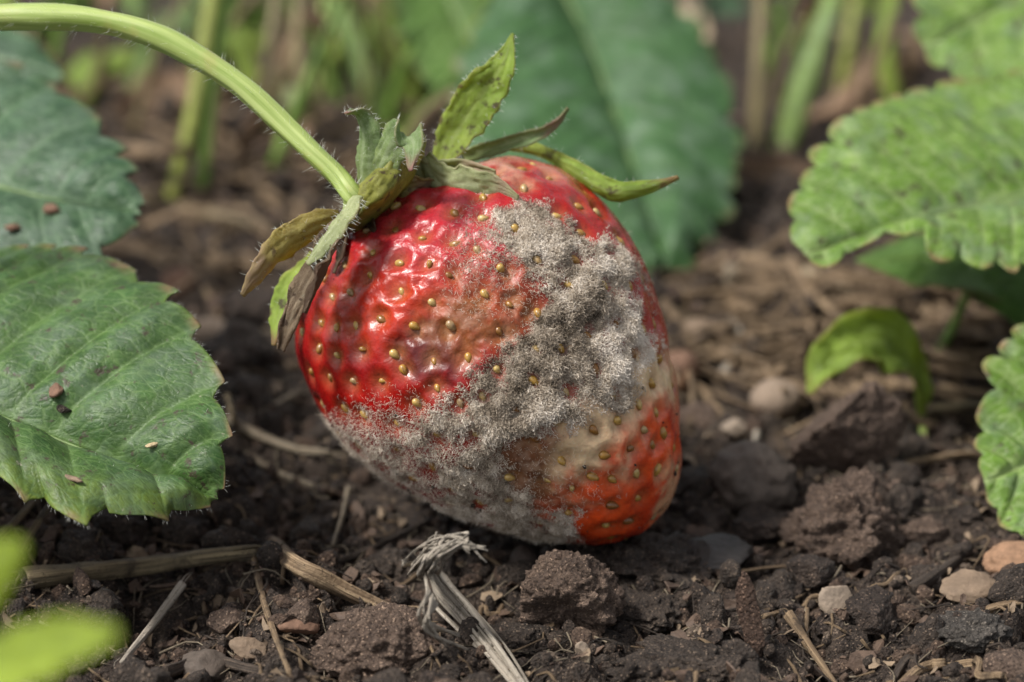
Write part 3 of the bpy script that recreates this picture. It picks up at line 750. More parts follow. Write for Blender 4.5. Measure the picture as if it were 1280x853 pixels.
blade('sepal', S, MAT['sepal'], pts((552, 205, 26.7), (572, 165, 26.7), (600, 120, 26.6), (628, 82, 26.5), (641, 42, 26.5)), [cm(x) for x in (30, 50, 58, 38, 3)],
      nrm(RGT + 0.45 * UPV - 0.25 * FWD), cup=-0.10, wav=0.08, seed=1, dead=0.93, hairs=130, hmat=MAT['phair'])['label'] = 'tall upright green sepal speckled with dark spots'
blade('sepal', S, MAT['sepal_grey'], pts((456, 245, 25.95), (452, 205, 25.9), (455, 165, 25.8), (448, 145, 25.75), (432, 142, 25.6)), [cm(x) for x in (30, 42, 40, 26, 4)],
      nrm(RGT * 0.7 - FWD * 0.7), cup=0.35, wav=0.12, seed=2, dead=0.9, hairs=170, hmat=MAT['phair'])
blade('sepal', S, MAT['sepal_grey'], pts((470, 228, 25.85), (480, 200, 25.75), (498, 172, 25.6), (516, 176, 25.45), (514, 214, 25.35)), [cm(x) for x in (30, 44, 48, 38, 4)],
      nrm(RGT * 0.8 + UPV * -0.2 - FWD * 0.55), cup=0.16, wav=0.08, seed=3, dead=0.86, hairs=130, hmat=MAT['phair'])
blade('sepal', S, MAT['sepal_pale'], [at(530, 200, 26.3), onb(556, 232, .06), onb(590, 234, .05), onb(622, 238, .04), onb(648, 250, .03)], [cm(x) for x in (26, 40, 44, 34, 6)],
      nrm(UPV * 0.8 - FWD * 0.5 + RGT * 0.25), cup=-0.04, wav=0.08, seed=4, dead=0.7)
blade('sepal', S, MAT['sepal_grey'], pts((580, 196, 27.0), (620, 184, 26.9), (665, 170, 26.8), (692, 156, 26.8), (710, 135, 26.8)), [cm(x) for x in (16, 20, 18, 12, 4)],
      nrm(UPV + 0.4 * RGT - 0.3 * FWD), cup=0.25, wav=0.25, seed=5, dead=0.6, hairs=50, hmat=MAT['phair'])
blade('sepal', S, MAT['sepal'], pts((635, 182, 27.2), (675, 190, 27.1), (712, 212, 26.9), (765, 240, 26.7), (812, 234, 26.6), (848, 222, 26.5)), [cm(x) for x in (14, 18, 26, 30, 18, 4)],
      nrm(UPV - 0.5 * FWD), cup=-0.22, wav=0.16, seed=6, dead=0.84, hairs=50, hmat=MAT['phair'])
blade('sepal', S, MAT['sepal_yellow'], pts((425, 272, 26.0), (392, 284, 25.9), (352, 312, 25.8), (325, 342, 25.75), (303, 370, 25.7)), [cm(x) for x in (20, 38, 42, 30, 6)],
      nrm(UPV * 0.75 + RGT * -0.2 - FWD * 0.5), cup=0.22, wav=0.14, seed=7, dead=0.55, hairs=60, hmat=MAT['phair'])['label'] = 'yellowing sepal with a dead brown tip'
blade('sepal', S, MAT['sepal'], pts((398, 320, 26.5), (370, 350, 26.4), (352, 385, 26.35), (342, 432, 26.3)), [cm(x) for x in (26, 36, 32, 5)],
      nrm(RGT * 0.8 - 0.5 * FWD), cup=0.12, wav=0.08, seed=8, dead=0.85, hairs=40, hmat=MAT['phair'])
blade('sepal', S, MAT['sepal_dry'], pts((446, 262, 25.75), (424, 290, 25.6), (398, 330, 25.6), (374, 375, 25.6), (352, 438, 25.7)), [cm(x) for x in (18, 28, 36, 32, 10)],
      nrm(RGT * 0.8 + UPV * 0.4 - 0.4 * FWD), cup=0.25, wav=0.5, seed=9, dead=0.9)['label'] = 'withered brown sepal curled against the fruit'
blade('sepal', S, MAT['sepal_dry'], pts((440, 285, 25.5), (420, 312, 25.45), (404, 340, 25.42), (382, 392, 25.4)), [cm(x) for x in (12, 18, 22, 8)],
      nrm(RGT * 0.5 + UPV * 0.2 - 0.8 * FWD), cup=0.3, wav=0.55, seed=10, dead=0.5)
blade('sepal', S, MAT['sepal_pale'], pts((442, 246, 25.6), (428, 268, 25.5), (408, 296, 25.5), (384, 330, 25.55)), [cm(x) for x in (28, 38, 36, 8)],
      nrm(RGT * 0.7 + UPV * 0.5 - 0.5 * FWD), cup=-0.2, wav=0.1, seed=11, dead=0.9, hairs=220, hair_len=0.10, hmat=MAT['phair'])
# the calyx plate the sepals grow from
V, F = lump(21, 4, 0, 0.35, 1.6, 0.08)
P = V * np.array([0.40, 0.30, 0.42]); R = np.stack([nrm(RGT * 0.64 + UPV * 0.77), nrm(np.cross(FWD, RGT * 0.64 + UPV * 0.77)), FWD], 1)
P = (P * [1.35, 0.62, 1.3]) @ R.T + at(478, 232, 26.15)
MAT['calyx'] = m_leaf('calyx_green', (0.12, 0.13, 0.02), (0.30, 0.30, 0.05), (0.36, 0.38, 0.12), None, (0.2, 0.14, 0.07), 0.95, 0.55, 0.2, spots=0.55, relief=0.8)
link('calyx', mesh('calyx', local(S, P), F), MAT['calyx'], S)
for path_, w_, sd_, mt_, lb_ in (
    ([at(462, 246, 25.9), onb(490, 245, .07), onb(522, 236, .06), onb(548, 232, .04)], (30, 34, 28, 8), 12, 'sepal_yellow', None),
    ([at(515, 198, 26.2), onb(535, 226, .08), onb(580, 222, .07), onb(620, 224, .05)], (26, 34, 30, 10), 13, 'sepal_pale', None),
    ([at(452, 250, 25.75), onb(463, 268, .06), onb(470, 292, .04)], (22, 26, 6), 14, 'sepal_dry', None),
    ([at(440, 262, 25.7), onb(440, 290, .07), onb(432, 318, .05), onb(420, 345, .04)], (20, 24, 20, 4), 15, 'sepal_dry', None)):
    blade('sepal', S, MAT[mt_], path_, [cm(x) for x in w_], nrm(UPV * 0.7 - FWD * 0.4 + RGT * 0.5), cup=0.1, wav=0.35, seed=sd_, dead=0.6)
# the stalk
k = NT('stalk_green'); ob = k.coord('Object'); uv = k.coord('UV', (9, 0.5, 1))
a = k.noise(uv, 1, 5, 0.6); b = k.noise(ob, 2.0, 5, 0.6)
cc = k.ramp(a, [(0.35, (0.20, 0.28, 0.05)), (0.65, (0.38, 0.45, 0.16))])
cc = k.mixc(k.ramp(b, [(0.52, 0), (0.75, 0.55)]), cc, (0.36, 0.27, 0.10))
k.set(Base_Color=cc, Roughness=0.38, Specular_IOR_Level=0.5, Subsurface_Weight=0.2, Subsurface_Radius=(0.1, 0.12, 0.04), Normal=k.bump(a, 0.35, 0.02))
MAT['stalk'] = k.m
stp = pts((446, 262, 25.85), (440, 246, 25.8), (425, 225, 25.85), (392, 193, 25.9), (345, 148, 26.0), (300, 108, 26.05), (250, 75, 26.1), (190, 45, 26.15), (120, 27, 26.2), (50, 23, 26.2), (-40, 26, 26.2), (-160, 50, 26.0))
stp = stp + [stp[-1] + np.array([-1.6, 0.6, -2.6]), np.array([stp[-1][0] - 2.6, stp[-1][1] + 1.0, -0.5])]
Vt, Ft, Tt, UVt = tube_arrays([local(S, p) for p in stp], cm(12.5), n=150, sides=20, r1=cm(18.5), rough=0.12, groove=0.16, seed=2,
                              rprof=lambda t: 1 + 0.45 * np.exp(-(t / 0.012) ** 2) + 0.05 * np.sin(t * 40))
stem = link('stem', mesh('stem', Vt, [Ft, Tt], uv=UVt), MAT['stalk'], S)
Cs = spline([local(S, p) for p in stp], 400); g = np.random.default_rng(14); i = g.integers(2, 250, 320)
d = g.normal(size=(320, 3)); Tn = np.gradient(Cs, axis=0)[i]; Tn /= np.linalg.norm(Tn, axis=1)[:, None]; d -= (d * Tn).sum(1)[:, None] * Tn; d /= np.linalg.norm(d, axis=1)[:, None]
hair('fine_hairs', Cs[i] + d * cm(13), d + Tn * 0.5, g.uniform(0.04, 0.12, 320), MAT['phair'], S, npt=4, r=0.0011, crinkle=0.12, seed=15)

# ------------------------------------------------------------------ toothed strawberry leaves
def leaf(label, mat, mid, Lb, Rb, nL=10, nR=10, lean=0.2, nu=150, nv=44, tooth=0.09, round_=False, pucker=0.05, bow=0.0, seed=0, petiole=None, hairs=0, group='toothed strawberry leaves',
         yellowL=0.0, yellowR=0.0, sagL=0.0, sagR=0.0, edgew=1.0, cat='leaf', midr=4.5, wave=0.10):
    """A leaflet grown between its midrib and its two margins (each a run of points in space): side veins run from the midrib to the teeth."""
    M0 = np.array([at(*q) for q in mid]); Bq = M0[0]
    root = thing('strawberry_leaf', label, cat, tuple(Bq), group)
    MC = spline(M0, 200); ln = np.linalg.norm(np.diff(MC, axis=0), axis=1).sum(); tm = np.linspace(0, 1, 200)
    def M_at(t): return np.stack([np.interp(t, tm, MC[:, k_]) for k_ in range(3)], 1)
    v = np.linspace(0, 1, nv) ** 0.9
    allV, allF, attrs, uvs, n0 = [], [], {'vein': [], 'edge': [], 'yellow': []}, [], 0
    mL = spline([at(*q) for q in Lb], 9)[4]; mR = spline([at(*q) for q in Rb], 9)[4]
    nrmU = nrm(np.cross(M0[-1] - M0[0], mL - mR)); nrmU = nrmU if nrmU[2] > 0 else -nrmU
    for sgn, Bd, nt_, sag, yel in ((1, Lb, nL, sagL, yellowL), (-1, Rb, nR, sagR, yellowR)):
        Q = np.array([M0[0]] + [at(*q) for q in Bd] + [M0[-1]])
        C = spline(Q, 600); al = np.r_[0, np.cumsum(np.linalg.norm(np.diff(C, axis=0), axis=1))]; AL = al[-1]
        s = np.linspace(0, 1, nu); O = np.stack([np.interp(s * AL, al, C[:, k_]) for k_ in range(3)], 1)
        g = np.random.default_rng(seed * 7 + sgn)
        warp = s + (0.45 * np.sin(s * 11 + seed) + 0.3 * np.sin(s * 23 + 2.3 * seed)) / nt_ * np.sin(np.pi * s)
        ph = warp * nt_ + 0.0; ki = np.clip(np.floor(ph).astype(int), 0, nt_ - 1); fr = ph - ki
        if round_: to = np.sqrt(np.clip(1 - (2 * fr - 1) ** 2, 0, 1)) - 0.6; pk_ = 0.5
        else: to = np.where(fr < 0.74, (fr / 0.74) ** 0.75, ((1 - fr) / 0.26) ** 1.3) - 0.55; pk_ = 0.74
        amp = tooth * (0.45 + 1.1 * g.uniform(size=nt_))[ki] * np.clip(np.minimum(s * 6, 1), 0, 1)
        foot = s - lean * np.sin(np.pi * s)
        F0_ = M_at(foot); ray_ = O - F0_
        tg = np.gradient(O, axis=0); tg /= np.linalg.norm(tg, axis=1)[:, None] + 1e-9
        outw = ray_ - (ray_ * tg).sum(1)[:, None] * tg; outw = outw / (np.linalg.norm(outw, axis=1)[:, None] + 0.05)
        up = np.cross(tg, outw); up = up / (np.linalg.norm(up, axis=1)[:, None] + 1e-6); up[up @ nrmU < 0] *= -1
        up = nrmU * 0.5 + up * 0.5
        wid = np.linalg.norm(ray_, axis=1)
        off = outw * (amp * to)[:, None] + tg * ((0.5 if not round_ else 0.0) * amp * np.maximum(to, 0))[:, None]
        vd = np.abs(fr - pk_); vd = np.minimum(vd, 1 - vd)
        A = {k_: np.zeros((nv, nu)) for k_ in attrs}
        for j in range(nv):
            vj = v[j]
            P = F0_ + ray_ * vj + off * vj ** 6 + tg * (0.12 * wid * vj * (1 - vj))[:, None] * -1.0
            wv = np.clip(wid / 0.4, 0, 1)
            z = pucker * wv * (np.minimum(vd / 0.32, 1) ** 0.7 - 0.4) * min(1, vj * 4) * (1 - 0.35 * vj)
            z = z + (wave * 1.6 * (vn(P * 0.9 + seed, seed + 5) - 0.5) * vj + 0.05 * (vn(P * 3.2 + seed, seed + 6) - 0.5)) * wv
            z = z + bow * wv * 4 * vj * (1 - vj) + sag * max(vj - 0.72, 0) ** 1.3 * 5 * wv - 0.05 * math.exp(-(vj / 0.10) ** 2) * wv
            z = z + wave * (vn(np.c_[s * nt_ * 0.9, np.full(nu, sgn * 3.0), np.full(nu, seed)], 9) - 0.5) * vj ** 4 * wv
            allV.append(P + up * z[:, None])
            sv = np.exp(-(vd / (0.055 - 0.03 * vj)) ** 2) * (1 - 0.4 * vj)
            mv = np.exp(-((vj * wid) / 0.05) ** 2)
            A['vein'][j] = np.maximum(sv * 0.65, mv)
            A['edge'][j] = sstep(0.93, 1.0, vj) * sstep(0.05, 0.42, to) * edgew
            A['yellow'][j] = np.clip(sstep(0.93, 1.0, vj) * 0.4 + yel * sstep(0.45, 0.9, vj) + 0.12 * (1 - vd * 2), 0, 1)
            uvs.append(np.c_[s * ln, sgn * vj * wid])
        for k_ in attrs: attrs[k_].append(A[k_].ravel())
        ii = n0 + np.arange(nv * nu).reshape(nv, nu)
        F = np.stack([ii[:-1, :-1], ii[:-1, 1:], ii[1:, 1:], ii[1:, :-1]], -1).reshape(-1, 4)
        allF.append(F if sgn < 0 else F[:, ::-1]); n0 += nv * nu
    P = np.vstack(allV)
    o = link('blade', mesh('blade', local(root, P), np.vstack(allF), attrs={k_: np.concatenate(x) for k_, x in attrs.items()}, uv=np.vstack(uvs)), mat, root)
    md = o.modifiers.new('thickness', 'SOLIDIFY'); md.thickness = 0.014; md.offset = 0
    tube('midrib', [local(root, p - nrmU * 0.05) for p in MC[::12]], cm(midr), MAT['leaf_vein'], root, r1=0.006, n=40, sides=8)
    if petiole:
        tube('petiole', [local(root, at(*q)) if len(q) == 3 else local(root, ground(*q)) for q in petiole], cm(12), MAT['stalk'], root, n=30, sides=12, rough=0.1)
    PP = np.array(allV).reshape(2, nv, nu, 3)
    if hairs:
        g = np.random.default_rng(seed + 90)
        s_ = g.integers(0, 2, hairs); i = g.integers(nu // 5, nu - 2, hairs); edge = g.uniform(size=hairs) < 0.75
        j = np.where(edge, nv - 1, g.integers(2, nv, hairs))
        rt = PP[s_, j, i]; d = np.where(edge[:, None], PP[s_, j, i] - PP[s_, j - 2, i], nrmU[None]); d = d / (np.linalg.norm(d, axis=1)[:, None] + 1e-6) + g.normal(size=(hairs, 3)) * 0.3
        hair('fine_hairs', local(root, rt), d, g.uniform(0.02, 0.06, hairs), MAT['phair'], o, npt=4, r=0.0009, crinkle=0.1, seed=seed)
    return root, PP, nrmU

MAT['leaf_vein'] = m_plain('leaf_vein', (0.16, 0.23, 0.085), 0.5, 0.1)
MAT['leaf_hero'] = m_leaf('leaf_green', (0.022, 0.066, 0.013), (0.050, 0.120, 0.026), (0.12, 0.20, 0.06), (0.17, 0.22, 0.03), (0.20, 0.12, 0.07), 0.85, 0.46, 0.2, spots=0.585, relief=0.24, sheen_tint=0.18)
MAT['leaf_blue'] = m_leaf('leaf_bluish_green', (0.020, 0.060, 0.026), (0.042, 0.10, 0.045), (0.13, 0.21, 0.11), (0.10, 0.17, 0.04), (0.16, 0.11, 0.06), 0.5, 0.40, 0.2, sheen_tint=0.2)
MAT['leaf_pale'] = m_leaf('leaf_pale_bluish', (0.024, 0.085, 0.018), (0.055, 0.13, 0.045), (0.085, 0.16, 0.065), (0.10, 0.22, 0.03), (0.16, 0.13, 0.06), 0.4, 0.42, 0.2, sheen_tint=0.3)
MAT['leaf_fresh'] = m_leaf('leaf_fresh_green', (0.075, 0.17, 0.016), (0.16, 0.285, 0.036), (0.32, 0.40, 0.17), (0.22, 0.32, 0.04), (0.25, 0.16, 0.08), 0.9, 0.42, 0.3, spots=0.585, sheen_tint=0.3)
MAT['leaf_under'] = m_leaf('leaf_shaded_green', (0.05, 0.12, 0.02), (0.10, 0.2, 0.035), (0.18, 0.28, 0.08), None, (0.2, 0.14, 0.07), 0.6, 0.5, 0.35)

hero, HV, HN = leaf('large dull green toothed leaf in front at left with soil specks on it', MAT['leaf_hero'],
    [(-330, 385, 26.8), (-170, 448, 26.4), (0, 516, 26.0), (140, 572, 25.75), (272, 624, 25.5)],
    [(-290, 315, 27.4), (-130, 292, 27.9), (0, 306, 27.9), (100, 320, 27.6), (180, 350, 27.1), (238, 402, 26.5), (272, 478, 26.0), (284, 560, 25.6)],
    [(-310, 480, 26.0), (-180, 545, 25.4), (-60, 580, 25.1), (20, 600, 24.9), (80, 632, 24.8), (150, 646, 24.9), (220, 640, 25.2)],
    nL=14, nR=11, lean=0.17, nu=360, nv=80, tooth=0.23, pucker=0.085, seed=1, hairs=380, bow=0.10, sagR=-0.10, yellowR=0.55,
    petiole=[(-330, 385, 26.8), (-430, 390, 27.2), (-560, 520, 28.5), (-620, 700)])
leaf('bluish green leaf behind the large speckled one at left', MAT['leaf_blue'], [(-300, 165, 30.2), (-120, 200, 29.6), (40, 240, 29.0), (176, 268, 28.6)],
    [(-250, 90, 30.8), (-110, 68, 30.8), (0, 84, 30.5), (70, 108, 30.1), (128, 155, 29.6), (164, 212, 29.0)],
    [(-280, 290, 29.2), (-180, 350, 28.6), (-60, 370, 28.3), (60, 352, 28.2), (135, 318, 28.3)], nL=12, nR=10, lean=0.17, nu=190, nv=40,
    tooth=0.16, pucker=0.06, seed=2, bow=0.1, petiole=[(-300, 165, 30.2), (-420, 160, 30.2), (-560, 250, 30.5), (-600, 460)], hairs=60)
leaf('small dark leaf tucked at the upper left corner below the stalk', MAT['leaf_blue'], [(-160, 20, 33), (-40, 58, 32.6), (80, 96, 32.3)],
    [(-110, -10, 33.4), (-20, 22, 33.2), (45, 52, 32.8)], [(-140, 110, 32.2), (-60, 128, 32), (30, 122, 32.1)], nL=9, nR=9, nu=90, nv=24, seed=3,
    petiole=[(-160, 20, 33), (-260, 40, 33.5), (-330, 330)])
leaf('broad bluish leaf hanging out of focus behind the strawberry', MAT['leaf_pale'], [(690, -46, 38.0), (740, 60, 36.8), (790, 200, 35.2), (832, 340, 33.8)],
    [(800, -20, 37.8), (872, 40, 37), (908, 110, 36.4), (920, 185, 35.7), (906, 255, 34.9), (870, 308, 34.2)],
    [(625, -6, 37.4), (590, 60, 36.4), (578, 150, 35.5), (600, 250, 34.4), (660, 325, 33.7), (745, 352, 33.5)], nL=13, nR=13, nu=170, nv=40, seed=4, round_=True, tooth=0.36, bow=0.22, pucker=0.04,
    petiole=[(690, -46, 38.0), (706, -120, 38.8), (745, -80, 40.0), (770, 90, 40.0), (775, 190)])
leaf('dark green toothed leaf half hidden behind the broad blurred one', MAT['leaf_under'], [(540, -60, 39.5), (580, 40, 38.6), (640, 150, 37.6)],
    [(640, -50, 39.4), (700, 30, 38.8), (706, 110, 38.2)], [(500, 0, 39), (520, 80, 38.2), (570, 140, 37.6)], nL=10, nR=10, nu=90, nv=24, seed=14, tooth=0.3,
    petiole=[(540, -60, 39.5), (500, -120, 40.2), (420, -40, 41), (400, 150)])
leaf('bright green leaf with rounded teeth reaching in from the right', MAT['leaf_fresh'], [(1500, 185, 30.8), (1390, 212, 30.2), (1280, 238, 29.6), (1165, 268, 29.1), (1080, 296, 28.8), (1006, 318, 28.6)],
    [(1430, 100, 31.4), (1300, 86, 31.2), (1185, 96, 30.8), (1105, 120, 30.3), (1048, 160, 29.8), (1012, 212, 29.3), (990, 266, 28.9)],
    [(1490, 280, 29.8), (1410, 335, 29.0), (1310, 330, 28.7), (1235, 322, 28.5), (1175, 316, 28.5), (1140, 296, 28.6), (1080, 308, 28.5), (1034, 328, 28.5)], nL=17, nR=15, lean=0.16, nu=260, nv=50, seed=5, round_=True,
    tooth=0.21, pucker=0.035, wave=0.16, bow=0.07, petiole=[(1500, 185, 30.8), (1600, 180, 31), (1700, 330, 32), (1720, 480)], hairs=60)
leaf('pale green leaf cut by the upper right corner', MAT['leaf_fresh'], [(1460, -120, 33.4), (1300, -20, 32.6), (1154, 58, 32.0)],
    [(1390, -170, 34), (1260, -150, 33.6), (1172, -64, 32.9), (1148, 10, 32.3)], [(1490, 0, 32.6), (1410, 80, 32), (1290, 98, 31.6), (1200, 92, 31.7)], nL=12, nR=12, nu=120, nv=30, seed=6, round_=True, tooth=0.2,
    petiole=[(1460, -120, 33.4), (1560, -140, 33.8), (1660, 60, 34.5), (1700, 330)])
leaf('green toothed leaf low at the right edge beside the tan stone', MAT['leaf_fresh'], [(1500, 500, 28.8), (1360, 545, 28.0), (1230, 602, 27.4)],
    [(1490, 420, 29.2), (1390, 384, 29.2), (1296, 402, 28.8), (1244, 452, 28.4), (1230, 508, 28.0), (1228, 560, 27.6)], [(1510, 600, 28.0), (1430, 690, 27.2), (1340, 700, 27.0), (1264, 660, 27.1)],
    nL=14, nR=12, nu=190, nv=40, seed=7, round_=True, tooth=0.2, pucker=0.08, petiole=[(1500, 500, 28.8), (1600, 500, 29), (1700, 560)])
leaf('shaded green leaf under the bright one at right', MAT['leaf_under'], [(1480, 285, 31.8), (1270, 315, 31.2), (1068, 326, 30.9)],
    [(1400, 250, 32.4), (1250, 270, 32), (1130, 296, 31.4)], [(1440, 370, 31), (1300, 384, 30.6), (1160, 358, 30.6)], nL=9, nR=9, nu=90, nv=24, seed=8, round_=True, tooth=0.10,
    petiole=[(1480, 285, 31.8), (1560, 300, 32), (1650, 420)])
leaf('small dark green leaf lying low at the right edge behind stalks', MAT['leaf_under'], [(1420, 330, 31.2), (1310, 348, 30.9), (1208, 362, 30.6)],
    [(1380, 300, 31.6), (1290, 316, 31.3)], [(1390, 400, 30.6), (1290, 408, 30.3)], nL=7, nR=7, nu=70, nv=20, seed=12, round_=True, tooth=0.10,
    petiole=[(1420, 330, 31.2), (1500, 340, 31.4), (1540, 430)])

def simple_leaf(label, mat, path, widths, side, stalk=None, name='leaf', cat='leaf', group=None, thick=0.02, **kw):
    p0 = path[0]
    root = thing(name, label, cat, tuple(p0), group)
    blade('blade', root, mat, path, widths, side, thick=thick, **kw)
    C = spline(path, 20)
    tube('midrib', [local(root, p) for p in C[::3]], cm(4), mat, root, r1=0.008, n=20, sides=8)
    if stalk: tube('petiole', [local(root, p) for p in stalk], cm(6), MAT['stalk'], root, n=20, sides=10)
    return root
MAT['leaf_lime'] = m_leaf('leaf_lime', (0.20, 0.30, 0.012), (0.33, 0.43, 0.025), (0.36, 0.46, 0.10), None, (0.2, 0.25, 0.04), 0.2, 0.45, 0.4)
MAT['leaf_weed'] = m_leaf('weed_green', (0.16, 0.26, 0.03), (0.28, 0.40, 0.06), (0.28, 0.36, 0.10), (0.25, 0.28, 0.03), (0.22, 0.14, 0.05), 0.6, 0.45, 0.4)
simple_leaf('blurred yellow-green leaflet nearest the camera at the lower left', MAT['leaf_lime'], pts((-70, 850, 17.0), (0, 832, 16.9), (75, 806, 16.8), (148, 792, 16.7)), [cm(x, 17) for x in (50, 78, 84, 66, 20)],
            nrm(UPV * 0.85 + FWD * 0.35 + RGT * 0.1), cup=0.08, stalk=[at(-70, 850, 17.0), at(-130, 920, 17.2), ground(-220, 1180)], group='lime leaflets at the near corner', seed=31, dead=0.97)
simple_leaf('blurred yellow-green leaflet rising above the other one at the lower left', MAT['leaf_lime'], pts((-85, 770, 17.4), (-45, 735, 17.4), (-5, 705, 17.3), (30, 680, 17.2)), [cm(x, 17) for x in (40, 90, 90, 64, 16)],
            nrm(RGT * 0.8 + UPV * -0.1 - FWD * 0.4), cup=0.08, stalk=[at(-85, 770, 17.4), at(-140, 880, 17.4), ground(-200, 1160)], group='lime leaflets at the near corner', seed=32, dead=0.97)
simple_leaf('bent yellow-green weed leaf beside the flat brown clod', MAT['leaf_weed'], pts((1152, 520, 30.2), (1146, 474, 30.2), (1118, 438, 30.0), (1072, 430, 29.8), (1036, 456, 29.6), (1012, 492, 29.4)), [cm(x, 30) for x in (18, 54, 84, 80, 56, 8)],
            nrm(UPV * 0.75 + FWD * 0.6 + RGT * 0.3), cup=-0.22, wav=0.45, stalk=[at(1152, 520, 30.2), ground(1156, 556)], name='weed_leaf', seed=33, dead=0.9)

# ------------------------------------------------------------------ things lying on the soil
def on(px, py, lift=0.05): return ground(px, py, lift)
def stalk(name, label, path, rpx, mat, cat='straw', group=None, lift=0.04, n=60, sides=16, r1=None, flat=1.3, rough=0.30, groove=0.30, seed=0, kink=0.0, tear=0, d=26.0):
    P = [on(*q[:2], lift if len(q) < 3 else q[2]) for q in path]
    C = spline(P, n)
    if kink:
        C = C + kink * (np.stack([vn(np.c_[np.linspace(0, 9, n), np.full(n, seed), np.full(n, s_)], 3) for s_ in (1, 2, 3)], 1) - 0.5)
    rpx *= 0.82; r = cm(rpx, d); r1 = r1 or rpx * 0.55
    if tear:
        root = thing(name, label, cat, tuple(C[0]), group)
        tube('shaft', [local(root, p) for p in C], r, mat, root, n=n, sides=sides, r1=cm(r1, d) if r1 else None, flat=flat, rough=rough, groove=groove, seed=seed)
        g = np.random.default_rng(seed + 500)
        for end, dirn in ((0, C[0] - C[3]), (-1, C[-1] - C[-4])):
            dn = nrm(dirn)
            for q in range(tear):
                o_ = g.normal(size=3) * r * 0.55; L = g.uniform(1.5, 4.5) * r
                p1 = C[end] + o_ - dn * r * 1.5; p2 = C[end] + o_ * 1.3 + dn * L * 0.5; p3 = p2 + dn * L * 0.5 + g.normal(size=3) * r * 0.8
                tube('splinter', [local(root, p) for p in (p1, p2, p3)], r * g.uniform(0.12, 0.28), mat, root, n=7, sides=5, r1=r * 0.05)
        return root
    o = tube(name, C, r, mat, None, n=n, sides=sides, r1=cm(r1, d) if r1 else None, flat=flat, rough=rough, groove=groove, seed=seed)
    return tag(o, label, cat, group)

